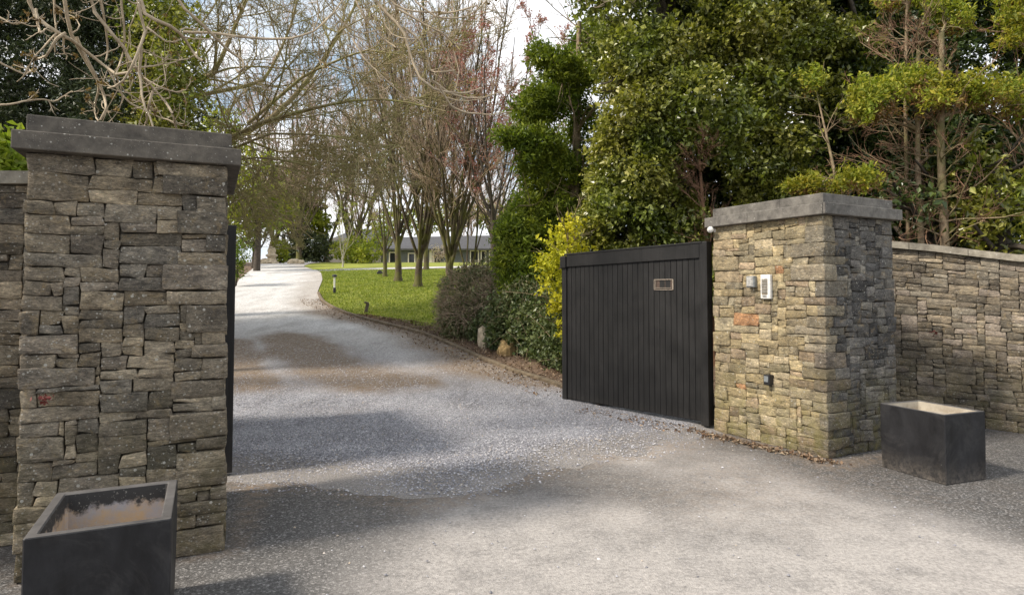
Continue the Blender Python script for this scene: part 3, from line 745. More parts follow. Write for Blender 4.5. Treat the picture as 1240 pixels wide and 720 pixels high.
# face (local -y after rotation) must look to the drive (left / camera side)
gr = empty('wooden_gate', (GN[0], GN[1], 0.035), az)
gr.scale = (1, -1, 1) if False else (1, 1, 1)
tag(gr, 'open black vertical boarded gate with rusty letter slot beside the ochre pillar', 'gate', 'black entrance gates')
gb = empty('tmp', (0, 0, 0)); bpy.data.objects.remove(gb)
gate_parts(gr, Lg, Hg)
for o in list(gr.children):          # mirror so that the boarded face looks onto the drive
    o.data.transform(Matrix.Diagonal((1, -1, 1, 1))); o.data.flip_normals()
for o in [gr] + list(gr.children):
    if o.type == 'MESH':
        for v_ in o.data.vertices: v_.co.z += 0.055 * (1 - v_.co.x / Lg) * v_.co.z / Hg
# test which side the camera sees: local +y after mirroring
kk_ = (805 - CX) / F; tt_ = (kk_ * GN[1] - GN[0]) / (dg[0] - kk_ * dg[1]); sx = Lg * float(tt_); sz = float(atD(805, 344.5, GN[1] + dg[1] * tt_)[2]) - 0.035
# letter slot : outer frame, plate
fr = Buf(); lw, lh, yy = 0.27, 0.125, 0.028
for (cx_, cz_, w_, h_) in ((0, lh / 2, lw, 0.012), (0, -lh / 2, lw, 0.010), (-lw / 2, 0, 0.018, lh), (lw / 2, 0, 0.010, lh), (0.0, -lh / 2 + 0.022, lw - 0.04, 0.007), (lw / 2 - 0.02, 0, 0.007, lh * 0.8)):
    fr.box((sx + cx_, yy, sz + cz_), (w_, 0.012, h_), None, 0.002)
ls = fr.build('letter_slot', M['chip'], gr)
pt = Buf(); pt.box((sx, 0.014, sz), (lw, 0.016, lh), None, 0.002); pt.build('slot_plate', M['rust'], ls)

# left gate, seen almost edge on
gl_near = np.array([-2.46, 5.5]); gdir = np.array([-0.436, 0.9]); gdir /= np.linalg.norm(gdir)
gl = empty('wooden_gate', (gl_near[0], gl_near[1], 0.03), math.atan2(gdir[1], gdir[0]))
tag(gl, 'black gate seen edge on as a thin sliver behind the large grey pillar', 'gate', 'black entrance gates')
for ch_ in list(gr.children):
    c = ch_.copy(); 
    if ch_.name.startswith('letter_slot'): bpy.data.objects.remove(c); continue
    c.data = ch_.data.copy(); c.data.transform(Matrix.Diagonal((1, -1, 1, 1))); c.data.flip_normals()
    COL.objects.link(c); c.parent = gl

# ------------------------------------------------------------------ planters
def planter(name, origin, u, v, W_, D_, Ht, inner, label, wallt=0.05, soil=0.38, rag=0.0, seed=0):
    root = empty(name, (origin[0], origin[1], 0.003)); tag(root, label, 'planter', 'black square planters')
    U = np.array([u[0], u[1], 0]); Vv = np.array([v[0], v[1], 0])
    Mx = np.stack([U, Vv, [0, 0, 1]], 1)
    # shell: outer box sides, rim with rounded lip
    def ring(bf, outs, closed_bottom=False):
        """outs: list of (inset, z) profile, swept round the rectangle"""
        V = []
        for ins, z in outs:
            for a, b_ in ((ins, ins), (W_ - ins, ins), (W_ - ins, D_ - ins), (ins, D_ - ins)):
                V.append(U * a + Vv * b_ + np.array([0, 0, z]))
        Q = []
        for k in range(len(outs) - 1):
            for e in range(4):
                Q.append((k * 4 + e, k * 4 + (e + 1) % 4, (k + 1) * 4 + (e + 1) % 4, (k + 1) * 4 + e))
        bf.add(V, Q=Q)
        return len(outs)
    # corners bevelled by making the rectangle an octagon
    def ring8(bf, outs, c=0.006, sub=10):
        V = []; m = None
        rng = np.random.default_rng(seed)
        for ins, z in outs:
            cc = c; pts = []
            a0, a1, b0, b1 = ins, W_ - ins, ins, D_ - ins
            corners = [(a0 + cc, b0), (a1 - cc, b0), (a1, b0 + cc), (a1, b1 - cc), (a1 - cc, b1), (a0 + cc, b1), (a0, b1 - cc), (a0, b0 + cc)]
            for k in range(8):
                p0 = np.array(corners[k]); p1 = np.array(corners[(k + 1) % 8]); mm = sub if k % 2 == 0 else 1
                for t in range(mm): pts.append(p0 + (p1 - p0) * t / mm)
            m = len(pts)
            for p in pts:
                q = U * p[0] + Vv * p[1] + np.array([0, 0, z])
                if z > 0.02 and rag: q = q + np.array([0, 0, 1]) * rag * noise3(q[None] + seed, 9, 3)[0]
                V.append(q)
        Q = []
        for k in range(len(outs) - 1):
            for e in range(m): Q.append((k * m + e, k * m + (e + 1) % m, (k + 1) * m + (e + 1) % m, (k + 1) * m + e))
        bf.add(V, Q=Q)
    b = Buf(); ring8(b, [(0.012, 0.0), (0.004, 0.006), (0, Ht * 0.5), (0, Ht - 0.006), (0.003, Ht - 0.001)]); b.build('shell', M['planter'], root)
    b = Buf(); ring8(b, [(0.003, Ht - 0.001), (0.006, Ht), (wallt - 0.006, Ht), (wallt, Ht - 0.006)]); b.build('rim', M['planter_rim'], root)
    b = Buf(); ring8(b, [(wallt, Ht - 0.006), (wallt + 0.003, Ht * 0.7), (wallt + 0.004, soil)], 0.012)
    g = 18; xs = np.linspace(wallt, W_ - wallt, g); ys = np.linspace(wallt, D_ - wallt, g)
    X, Y = np.meshgrid(xs, ys); Pn = X[..., None] * U + Y[..., None] * Vv
    Pn[..., 2] = soil + 0.012 + 0.012 * fbm(Pn + seed, 6, 2, 3)
    i = np.arange(g - 1)[:, None] * g + np.arange(g - 1)[None, :]
    b2 = Buf(); b2.add(Pn.reshape(-1, 3), Q=np.stack([i, i + 1, i + g + 1, i + g], -1).reshape(-1, 4))
    b.build('lining', inner, root)
    b2.build('base_fill', inner, root, smooth=True)
    return root
HP = 0.58
def top(px, py, z=HP): return gnd(px, py, z)
fl, frt = top(27, 653), top(208, 628); bk = top(208, 581)
u = (frt - fl)[:2]; W1 = float(np.linalg.norm(u)); u /= W1; v = np.array([-u[1], u[0]]); D1 = float(np.dot((bk - frt)[:2], v))
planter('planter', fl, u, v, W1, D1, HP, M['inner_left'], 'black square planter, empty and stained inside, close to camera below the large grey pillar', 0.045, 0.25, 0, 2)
mb, lb = gnd(1146, 588), gnd(1067, 565)
v = (lb - mb)[:2]; D2 = float(np.linalg.norm(v)); v /= D2; u = np.array([v[1], -v[0]])
W2 = float(np.dot((gnd(1201, 582) - mb)[:2], u))
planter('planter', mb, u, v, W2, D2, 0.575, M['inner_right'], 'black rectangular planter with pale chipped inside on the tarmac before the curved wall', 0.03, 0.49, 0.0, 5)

# ------------------------------------------------------------------ fittings on the right pillar's left face
Pn3 = -np.array([uR[0], uR[1], 0])              # outward normal of that face
Vd = np.array([vR[0], vR[1], 0]); Zu = np.array([0, 0, 1.0])
def onface(px, py, out=0.0):
    r = ray(px, py); o = np.array([0, 0, EYE]); n = Pn3
    t = np.dot(PC + n * (-0.010) - o, n) / np.dot(r, n); return o + r * t + n * out
MF = np.stack([-Vd, Pn3, Zu], 1)                # local x toward the camera end, y outward
def fixture(name, px, py, label, cat):
    p = onface(px, py); r = empty(name, tuple(p)); tag(r, label, cat); return r
def lb_(root, name, c, s, mat, bev=0.003, parent=None):
    b = Buf(); b.box(MF @ np.array(c), s, MF, bev); return b.build(name, mat, parent or root)
kp = fixture('keypad', 912.5, 341, 'small grey numeric keypad on the ochre stone face, left of the intercom', 'keypad')
lb_(kp, 'housing', (0, 0.030, 0), (0.105, 0.055, 0.125), M['grey_pl'], 0.016)
lb_(kp, 'faceplate', (0, 0.060, 0.002), (0.088, 0.008, 0.108), M['metal'], 0.003)
for r_ in range(4):
    for c_ in range(3):
        lb_(kp, 'key', (-0.022 + c_ * 0.022, 0.0665, 0.034 - r_ * 0.022), (0.012, 0.006, 0.012), M['white'], 0.002)
ic = fixture('intercom', 930, 347, 'tall silver intercom panel with slotted speaker on the ochre stone face', 'intercom')
lb_(ic, 'housing', (0, 0.024, 0), (0.125, 0.04, 0.255), M['white'], 0.008)
lb_(ic, 'grille', (-0.006, 0.045, 0.0), (0.070, 0.006, 0.165), M['slot'], 0.002)
for k in range(9): lb_(ic, 'slat', (-0.006, 0.050, 0.072 - k * 0.0165), (0.070, 0.008, 0.0075), M['metal'], 0.001)
lb_(ic, 'call_button', (-0.006, 0.050, -0.095), (0.05, 0.01, 0.016), M['metal'], 0.003)
bb = fixture('sensor_box', 934, 459, 'small black gate sensor box low on the ochre stone face', 'sensor')
lb_(bb, 'housing', (0, 0.04, 0), (0.075, 0.075, 0.105), M['black_pl'], 0.008)
lb_(bb, 'lens', (0, 0.079, 0.008), (0.05, 0.006, 0.06), M['grey_pl'], 0.003)
lb_(bb, 'bracket', (0, -0.002, -0.03), (0.04, 0.03, 0.08), M['black_pl'], 0.003)
# camera under the cap at the far left corner
cp_ = onface(868, 279); cr_ = empty('security_camera', tuple(cp_)); tag(cr_, 'white security camera mounted under the cap at the ochre pillar corner', 'camera')
b = Buf(); cd = np.array([-0.45, -0.80, -0.22]); cd /= np.linalg.norm(cd); c0 = Pn3 * 0.06 + Vd * 0.03 + np.array([0, 0, 0.015])
prof = [(-0.035, 0.004), (-0.033, 0.026), (0.0, 0.034), (0.045, 0.035), (0.052, 0.031), (0.050, 0.026), (0.04, 0.024)]
tubes(b, np.array([c0 + cd * a for a, _ in prof]), np.array([r for _, r in prof]), 20); b.build('housing', M['white'], cr_, smooth=True)
b = Buf(); tubes(b, np.array([c0 + cd * a for a in (0.030, 0.044, 0.0441)]), np.array([0.024, 0.024, 0.001]), 20); b.build('lens', M['black_pl'], cr_)
b = Buf(); tubes(b, np.array([Pn3 * -0.01 + Vd * 0.03, c0 * 0.5 + Vd * 0.015 + [0, 0, 0.01], c0]), np.array([0.026, 0.014, 0.012]), 12); b.build('bracket', M['white'], cr_)

# red sprigs in the masonry
def sprig(c, nrm, label, seed, n=26, s=0.05, spread=0.05):
    rng = np.random.default_rng(seed)
    r = empty('red_creeper', tuple(c)); tag(r, label, 'creeper')
    b = Buf(); st = rng.normal(size=(6, 3)) * 0.5 + nrm + [0, 0, -0.3]; st /= np.linalg.norm(st, axis=1, keepdims=True)
    P = np.stack([st * t for t in (0, spread * 0.6, spread * 1.1)], 1); tubes(b, P, np.full((6, 3), 0.002), 3); b.build('stem', M['wood'], r)
    b = Buf(); kites(b, rng.normal(size=(n, 3)) * spread * np.array([.8, .4, .55]) + nrm * 0.03, s * 0.6, rng, 0.2, 1.6); b.build('foliage', M['red'], r)
nL = np.array([uL[1], -uL[0], 0])
def onleft(px, py, out=0.012):
    r = ray(px, py); o = np.array([0, 0, EYE]); t = np.dot(PL - o, nL) / np.dot(r, nL); return o + r * t + nL * out
sprig(onleft(56, 480), nL, 'withered red sprig growing from a joint of the large grey pillar', 1, 26, 0.04, 0.028)
pw_ = atD(1132, 403, 7.62); sprig(pw_ + np.array([-0.05, -0.08, 0]), np.array([-0.6, -0.8, 0]), 'tiny red sprig growing from the curved brown wall above the planter', 2, 14, 0.05, 0.028)


# ================================================================== vegetation
M['bark_ash'] = barkmat('bark_ash', (0.34, 0.27, 0.185), (0.52, 0.43, 0.31), None, 9)
M['bark_moss'] = barkmat('bark_moss', (0.04, 0.03, 0.02), (0.105, 0.078, 0.05), (0.105, 0.10, 0.025))
M['twig_moss'] = barkmat('twig_moss', (0.22, 0.175, 0.09), (0.40, 0.32, 0.18), (0.27, 0.25, 0.09), 5)
M['twig_tan'] = barkmat('twig_tan', (0.27, 0.20, 0.14), (0.44, 0.34, 0.24), None, 5)
M['twig_pink'] = barkmat('twig_pink', (0.36, 0.25, 0.20), (0.56, 0.41, 0.34), None, 5)
M['bark_dark'] = barkmat('bark_dark', (0.035, 0.028, 0.022), (0.10, 0.08, 0.06))
M['bark_brown'] = barkmat('bark_brown', (0.15, 0.105, 0.065), (0.33, 0.25, 0.16), (0.16, 0.14, 0.06))  # mid-brown bark with olive moss patches
M['bark_birch'] = barkmat('bark_birch', (0.30, 0.27, 0.23), (0.50, 0.46, 0.41))
M['twig_dead'] = barkmat('twig_dead', (0.14, 0.075, 0.045), (0.26, 0.15, 0.09), None, 8)
G = lambda *a: a
M['ivy'] = leafmat('ivy_leaves', [(0.07, 0.08, 0.012), (0.145, 0.15, 0.02), (0.235, 0.235, 0.034), (0.34, 0.33, 0.06), (0.48, 0.44, 0.15)], 0.3, 0.33, (0.55, 0.7, 0.6), 0.6)
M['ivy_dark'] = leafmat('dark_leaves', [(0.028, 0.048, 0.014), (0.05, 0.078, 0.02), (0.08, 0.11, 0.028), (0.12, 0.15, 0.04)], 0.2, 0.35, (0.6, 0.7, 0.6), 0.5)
M['cypress'] = leafmat('cypress_sprays', [(0.075, 0.105, 0.011), (0.14, 0.18, 0.016), (0.225, 0.265, 0.024), (0.32, 0.35, 0.035)], 0.35, 0.6, (0.6, 0.75, 0.7))
M['cypress_gold'] = leafmat('gold_sprays', [(0.13, 0.18, 0.018), (0.21, 0.27, 0.028), (0.31, 0.35, 0.035), (0.42, 0.40, 0.05)], 0.35, 0.6, (0.9, 0.75, 0.6))
M['russet'] = leafmat('russet_sprays', [(0.16, 0.07, 0.025), (0.24, 0.12, 0.04), (0.30, 0.19, 0.05), (0.20, 0.20, 0.04)], 0.2, 0.7)
M['yellow'] = leafmat('yellow_leaves', [(0.42, 0.38, 0.02), (0.58, 0.52, 0.03), (0.70, 0.63, 0.05), (0.36, 0.36, 0.03)], 0.35, 0.5, (0.85, 0.9, 0.8))
M['yew'] = leafmat('yew_leaves', [(0.03, 0.042, 0.014), (0.05, 0.065, 0.02), (0.08, 0.095, 0.028)], 0.1, 0.5)
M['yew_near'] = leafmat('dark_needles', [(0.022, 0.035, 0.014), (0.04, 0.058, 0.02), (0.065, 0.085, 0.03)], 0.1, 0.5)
M['olive'] = leafmat('olive_leaves', [(0.13, 0.155, 0.02), (0.22, 0.25, 0.028), (0.34, 0.36, 0.04), (0.45, 0.41, 0.06)], 0.4, 0.6, (0.7, 0.8, 0.7))
M['lime'] = leafmat('lime_leaves', [(0.20, 0.28, 0.03), (0.32, 0.38, 0.05), (0.42, 0.46, 0.08)], 0.4, 0.5)
M['bank_ivy'] = leafmat('bank_ivy', [(0.05, 0.08, 0.025), (0.09, 0.12, 0.04), (0.14, 0.17, 0.06), (0.20, 0.22, 0.10)], 0.2, 0.4)
M['heather'] = leafmat('heather_leaves', [(0.10, 0.13, 0.05), (0.16, 0.18, 0.08), (0.26, 0.23, 0.13), (0.37, 0.31, 0.20), (0.20, 0.23, 0.12)], 0.15, 0.7, (0.7, 0.75, 0.65))
M['bud_red'] = leafmat('red_buds', [(0.34, 0.10, 0.09), (0.46, 0.17, 0.15), (0.40, 0.22, 0.17)], 0.2, 0.7)
M['bud_brown'] = leafmat('brown_buds', [(0.09, 0.055, 0.025), (0.20, 0.12, 0.04), (0.34, 0.23, 0.07)], 0.2, 0.7)
M['litter'] = leafmat('leaf_litter', [(0.08, 0.045, 0.025), (0.17, 0.10, 0.06), (0.30, 0.20, 0.13), (0.42, 0.32, 0.22)], 0.05, 0.9)
M['grass'] = leafmat('grass_blades', [(0.13, 0.17, 0.022), (0.20, 0.25, 0.035), (0.30, 0.34, 0.055), (0.40, 0.38, 0.12)], 0.35, 0.6)
M['magnolia'] = leafmat('pink_blossom', [(0.55, 0.38, 0.36), (0.7, 0.55, 0.52), (0.62, 0.5, 0.42)], 0.3, 0.6)

def blobleaves(buf, blobs, rng, per_m2, size, sprig=8, spread=0.09, gap=0.15, inner=0.12, up=0.45, aspect=1.7, drop=0.0, nsc=1.3, cut=None, fold=0.25, axisf=None, lump=0.28):
    """sprigs of leaves through the outer volume of noisy ellipsoids; blobs (cx,cy,cz,rx,ry,rz)"""
    B = np.array(blobs, float); C = []; OW = []
    for k, (x, y, z, rx, ry, rz) in enumerate(B):
        area = 4 * PI * ((rx * ry) ** 1.6 / 3 + (rx * rz) ** 1.6 / 3 + (ry * rz) ** 1.6 / 3) ** (1 / 1.6)
        m = int(area * per_m2 * 1.75 / sprig)
        d = rng.normal(size=(m, 3)); d /= np.linalg.norm(d, axis=1, keepdims=True)
        rr = np.where(rng.random(m) < inner, rng.random(m) ** 0.5 * 0.8, 1 - 0.28 * rng.random(m) ** 1.4)
        rr = rr * (1 + lump * noise3(d * 2.3 + k * 7.1, 1.0, 3) + lump * 0.6 * noise3(d * 5.5 + k * 3.3, 1.0, 5))
        p = np.array([x, y, z]) + d * rr[:, None] * np.array([rx, ry, rz])
        C.append(p); OW.append(d)
    C = np.concatenate(C); OW = np.concatenate(OW)
    keep = noise3(C, nsc, 17) + 0.6 * noise3(C, nsc * 2.6, 19) > (-1.1 + gap * 3)
    keep &= C[:, 2] > H(C[:, 1]) + 0.02
    if cut is not None: keep &= cut(C)
    C = C[keep]; OW = OW[keep]; n = len(C)
    sd_ = OW * 0.6 + rng.normal(size=(n, 3)) * 0.6 + np.array([0, 0, -drop])
    sd_ /= np.linalg.norm(sd_, axis=1, keepdims=True)
    t = np.linspace(-0.3, 1, sprig)[None, :, None] * spread * 2
    P = C[:, None, :] + sd_[:, None, :] * t + rng.normal(size=(n, sprig, 3)) * spread * 0.45
    ax = np.repeat(sd_, sprig, 0); ow = np.repeat(OW, sprig, 0) * 0.5
    kites(buf, P.reshape(-1, 3), size, rng, up, aspect, fold, ax, 0.7, ow)

def root_at(name, p, label, cat, group=None):
    r = empty(name, tuple(float(v) for v in p)); return tag(r, label, cat, group)
def addpart(root, buf, name, mat, smooth=False):
    return buf.build(name, mat, root, smooth=smooth, offset=root.location)
def pxblob(px, py, D, r, rz=None, ry=None):
    p = atD(px, py, D); rr = r / F * D
    return (p[0], p[1], p[2], rr, ry if ry else rr, (rz / F * D) if rz else rr)

# ---- foreground ash: its trunk stands left of the frame, pendulous limbs hang over the pillar
rng = np.random.default_rng(7)
ash = root_at('ash_tree', (-8.6, 9.5, float(H(9.5))), 'bare pale ash limbs with brown bud clusters hanging down over the large grey pillar', 'tree')
tb = Buf(); lb = Buf(); wb = Buf(); budb = Buf()
tr = np.array([(-8.6, 9.5, 0.0), (-8.5, 9.4, 1.5), (-8.3, 9.1, 3.2), (-7.8, 8.6, 5.0), (-7.2, 8.0, 6.6), (-6.5, 7.7, 8.5), (-6.2, 7.6, 10.5)])
tubes(tb, tr, np.array([.34, .29, .25, .22, .18, .13, .06]), 12)
l1 = np.array([(-7.6, 8.4, 5.4), (-6.2, 7.4, 5.9), (-4.8, 6.7, 6.0), (-3.2, 6.6, 5.9), (-1.6, 7.0, 5.9), (0.0, 7.6, 5.8), (0.9, 8.0, 5.6)])
l2 = np.array([(-7.4, 8.3, 5.9), (-6.8, 6.9, 6.1), (-5.6, 5.8, 5.8), (-4.4, 5.5, 5.5), (-3.2, 5.5, 5.4)])
l3 = np.array([(-6.9, 7.9, 7.4), (-5.2, 7.9, 8.0), (-3.0, 8.1, 8.2), (-0.8, 8.6, 8.0), (1.2, 9.2, 7.4)])
def smooth_poly(p, m=12):
    p = np.asarray(p, float); s = np.concatenate([[0], np.cumsum(np.linalg.norm(np.diff(p, axis=0), axis=1))])
    t = np.linspace(0, s[-1], m * 4); q = np.stack([np.interp(t, s, p[:, k]) for k in range(3)], 1)
    for _ in range(3): q[1:-1] = (q[:-2] + 2 * q[1:-1] + q[2:]) / 4
    return q[np.linspace(0, len(q) - 1, m).astype(int)]
dapple_l4 = np.array([(-7.9, 8.7, 4.9), (-8.2, 6.5, 5.8), (-8.3, 4.5, 6.4), (-7.6, 3.0, 6.8), (-6.6, 1.5, 6.8)])  # this and the next two: unseen limbs added to dapple the forecourt with shade
dapple_l5 = np.array([(-8.0, 8.9, 4.0), (-9.0, 6.5, 4.9), (-9.2, 4.5, 5.2), (-8.6, 2.6, 5.2), (-7.8, 0.8, 4.8)])
dapple_l6 = np.array([(-7.0, 8.0, 7.0), (-7.0, 5.5, 8.0), (-5.8, 3.8, 8.6), (-4.4, 2.6, 8.6), (-3.0, 1.5, 8.2)])
limbs = [smooth_poly(l, 16) for l in (l1, l2, l3, dapple_l4, dapple_l5, dapple_l6)]
for l, r in zip(limbs, (0.12, 0.10, 0.11, 0.12, 0.11, 0.10)): tubes(lb, l, np.linspace(r, 0.03, 16), 8)
LP = np.concatenate(limbs)
S1 = 2.696; S2 = 2.768
hang = [
 (S1,0,0,5.6,.020,[(105,-40),(103,22),(150,70),(215,110),(255,130),(300,170),(360,215),(395,240),(432,235)]),
 (S1,0,0,5.6,.012,[(215,108),(185,125),(150,180),(115,190),(95,175)]),
 (S1,0,0,5.5,.010,[(118,30),(125,80),(140,120),(170,105)]),
 (S1,0,0,5.8,.018,[(203,-40),(220,50),(235,110),(270,165),(300,215),(330,260),(345,310),(352,350),(328,392)]),
 (S1,0,0,5.9,.017,[(290,-40),(310,40),(350,90),(390,130),(420,170),(435,210),(470,255),(510,300),(540,330),(570,380),(576,420)]),
 (S1,0,0,5.7,.014,[(450,-40),(462,60),(478,100),(460,160),(440,215),(420,260),(395,290),(352,288)]),
 (S1,0,0,6.0,.020,[(455,-30),(475,55),(500,62),(560,90),(600,120),(640,180),(664,200)]),
 (S1,0,0,6.2,.016,[(570,-30),(585,5),(640,50),(700,110),(740,155),(795,185),(796,215),(770,228)]),
 (S1,0,0,6.6,.013,[(600,105),(700,106),(780,120),(880,128),(970,125),(1040,100),(1100,40),(1135,-20)]),
 (S1,0,0,5.8,.013,[(460,150),(455,250),(470,330),(500,400),(505,430)]),
 (S1,0,0,5.7,.011,[(500,298),(485,340),(470,400),(468,430)]),
 (S1,0,0,5.9,.009,[(480,90),(500,115),(530,135),(560,137),(592,126)]),
 (S1,0,0,5.6,.008,[(-20,195),(40,225),(75,240),(120,225)]),
 (S1,0,0,5.5,.008,[(-15,50),(40,75),(90,75),(122,50)]),
 (S1,0,0,5.6,.008,[(-10,345),(60,335),(130,325),(175,335),(240,300)]),
 (S1,0,0,5.7,.008,[(205,110),(208,160),(216,195)]),
 (S1,0,0,5.8,.012,[(320,-30),(335,60),(345,120),(352,165),(345,200)]),
 (S1,0,0,5.9,.010,[(180,-30),(186,60),(192,120),(180,170)]),
 (S1,0,0,5.9,.011,[(395,-30),(400,50),(410,120),(400,190),(380,250),(410,300),(470,340)]),
 (S1,0,0,6.0,.012,[(250,120),(285,200),(315,245),(330,300),(318,350),(322,395)]),
 (S1,0,0,6.1,.009,[(352,220),(380,280),(420,330),(480,365),(540,395),(600,405)]),
 (S1,0,0,6.1,.008,[(432,220),(500,215),(560,205),(590,185)]),
 (S1,0,0,6.0,.008,[(470,255),(520,285),(570,293),(615,280)]),
 (S2,420,0,7.6,.018,[(80,-30),(95,0),(140,50),(190,100),(215,180),(240,255),(280,295),(330,310),(400,315),(452,295)]),
 (S2,420,0,7.7,.012,[(190,90),(250,150),(270,200),(280,245),(330,242),(362,235)]),
 (S2,420,0,7.6,.012,[(285,270),(340,310),(400,330),(450,335),(520,315)]),
 (S2,420,0,7.5,.011,[(310,290),(350,355),(400,378),(480,380),(552,374)]),
 (S2,420,0,7.9,.014,[(110,-30),(170,30),(250,45),(350,45),(432,20)]),
 (S2,420,0,7.8,.012,[(170,30),(260,80),(330,120),(360,150),(405,158)]),
 (S2,420,0,7.7,.013,[(10,-30),(50,60),(110,130),(165,160)]),
 (S2,420,0,8.0,.013,[(200,-40),(230,10),(300,60),(380,60),(440,30),(480,-20)]),
 (S2,420,0,7.4,.010,[(-60,-30),(-40,60),(10,110),(60,120),(110,100)]),
 (S2,420,0,7.6,.011,[(-110,-30),(-90,50),(-120,130),(-100,200),(-60,230)]),
 (S2,420,0,7.9,.010,[(20,130),(60,200),(120,260),(200,330),(260,340)]),
]
polys = []
for (s, ox, oy, D, r, pts) in hang:
    q = []; dd = 0
    for k, (a, b_) in enumerate(pts):
        dd += rng.normal() * 0.05
        q.append(atD(ox + a / s, oy + b_ / s, D + dd + 0.10 * k * (1 if rng.random() < .5 else .3)))
    q = np.array(q)
    if pts[0][1] < 0:      # carry it up to the nearest limb, above the frame
        a = q[0]; k = np.argmin(np.linalg.norm(LP - (a + [0, 0, 1.0]), axis=1)); m_ = (a + LP[k]) / 2 + np.array([0, 0, 0.15])
        q = np.concatenate([[LP[k]], [m_], q])
    q = smooth_poly(q, 18)
    q[1:-1] += np.cumsum(rng.normal(size=(16, 3)) * 0.004, axis=0)
    polys.append((q, r))
P_ = np.stack([q for q, _ in polys]); R_ = np.stack([np.linspace(r * 1.2, r * 0.6, 18) for _, r in polys])
tubes(lb, P_, R_, 6)
lv = grow(rng, P_, R_, [dict(n=5, t0=0.25, t1=1, ang=0.9, len=0.24, taper=0.3, K=7, trop=(0, 0, 0.10), wob=0.12, curl=0.16, rad=0.5, rmin=0.0045, tip=0.6),
                        dict(n=2, t0=0.3, t1=1, ang=0.8, len=0.5, taper=0.3, K=5, trop=(0, 0, 0.16), wob=0.14, curl=0.1, rad=0.6, rmin=0.003, tip=0.7)])
for P, R in lv[1:]: tubes(wb, P, R, 4)
ul = np.stack(limbs); lv2 = grow(rng, ul, np.tile(np.linspace(.1, .03, 16), (6, 1)), [dict(n=16, t0=0.2, ang=0.9, len=0.35, K=8, trop=(0, 0, -0.05), wob=0.12, rad=0.4, rmin=0.012),
     dict(n=7, ang=0.7, len=0.5, K=6, trop=(0, 0, 0.02), wob=0.15, rad=0.55, rmin=0.006), dict(n=3, ang=0.7, len=0.6, K=5, trop=(0, 0, 0.12), wob=0.12, rad=0.6, rmin=0.004)])
def outside(P):          # keep generated twigs above the frame so that the hanging ones stay readable
    t = (P[:, :, 2] - EYE) / P[:, :, 1]; return (t.min(1) > 0.455)
for P, R in lv2[1:]:
    k = outside(P); tubes(wb, P[k], R[k], 4)
tips = np.concatenate([lv[2][0][:, -1], lv[1][0][:, -1], lv[1][0][:, 3][::2]])
c = np.repeat(tips[rng.random(len(tips)) < 0.16], 12, 0); c = c + rng.normal(size=c.shape) * 0.014
kites(budb, c, 0.026, rng, 0.2, 1.6)
addpart(ash, tb, 'trunk', M['bark_ash'], True); addpart(ash, lb, 'limbs', M['bark_ash'], True); addpart(ash, wb, 'twigs', M['bark_ash'], True); addpart(ash, budb, 'buds', M['bud_brown'])

# ---- dark evergreens behind the left wall
rng = np.random.default_rng(12)
t1 = root_at('evergreen_tree', (-9.2, 12.9, float(H(12))), 'dark green conifer behind the left stone wall and grey pillar, under the ash limbs', 'tree')
bl = []
for _ in range(100):
    px = rng.uniform(-330, 195); py = rng.uniform(-260, 330); D = rng.uniform(10.6, 12.4)
    if py < 40 and px > 200: continue
    bl.append(pxblob(px, py, D, rng.uniform(38, 62), rng.uniform(22, 34)))
b = Buf(); blobleaves(b, bl, rng, 260, 0.075, 10, 0.10, 0.14, 0.2, 0.25, 3.2, 0.25); addpart(t1, b, 'crown', M['yew_near'])
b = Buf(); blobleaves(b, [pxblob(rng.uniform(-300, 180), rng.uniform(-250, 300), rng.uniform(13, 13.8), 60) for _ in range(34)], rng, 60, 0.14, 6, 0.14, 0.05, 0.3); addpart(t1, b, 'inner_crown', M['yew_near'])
b = Buf(); tubes(b, np.array([(-9.2, 12.9, 0), (-9.1, 12.9, 3), (-9.0, 12.8, 6), (-9, 12.8, 9)]), np.array([.3, .24, .18, .08]), 10)
lvt = grow(rng, np.array([[(-9.2, 12.9, 0.5), (-9.1, 12.9, 3), (-9.0, 12.8, 6), (-9, 12.8, 9)]]), np.array([[.2, .2, .15, .08]]), [dict(n=40, ang=1.3, len=0.25, K=6, trop=(0, 0, -0.03), rad=0.25, rmin=0.02)])
tubes(b, lvt[1][0], lvt[1][1], 5); addpart(t1, b, 'trunk', M['bark_dark'])
t2 = root_at('holly_tree', (-5.9, 10.8, float(H(10.8))), 'glossy dark green holly beside the conifer, above the right end of the grey pillar cap', 'tree')
bl = [pxblob(px, py, D, r) for px, py, D, r in [(205, 30, 10.6, 34), (215, 75, 10.4, 30), (222, 115, 10.5, 28), (195, 140, 10.6, 36), (190, 90, 10.9, 36), (180, 40, 11, 34), (215, 160, 10.8, 30), (175, 180, 11, 40), (180, 0, 11.2, 36), (170, -50, 11, 40), (200, 200, 11, 36), (190, 260, 11, 46)]]
b = Buf(); blobleaves(b, bl, rng, 330, 0.065, 7, 0.08, 0.12, 0.2, 0.4, 1.7); addpart(t2, b, 'crown', M['ivy'])
b = Buf(); tubes(b, np.array([(-5.9, 10.8, 0), (-5.9, 10.8, 1.5), (-5.85, 10.7, 3), (-5.9, 10.8, 4.5)]), np.array([.13, .11, .08, .04]), 8); addpart(t2, b, 'trunk', M['bark_dark'])
t3 = root_at('laurel_shrub', (-5.4, 6.6, 0), 'bright lime green leafy shrub peeping over the wall left of the grey pillar', 'shrub')
b = Buf(); blobleaves(b, [pxblob(-5, 190, 6.4, 34), pxblob(-60, 200, 6.3, 40), pxblob(10, 230, 6.5, 30), pxblob(-20, 280, 6.6, 46), pxblob(-30, 380, 6.6, 60), pxblob(-30, 470, 6.6, 60)], rng, 260, 0.11, 6, 0.10, 0.12, 0.2, 0.5, 1.5); addpart(t3, b, 'foliage', M['lime'])
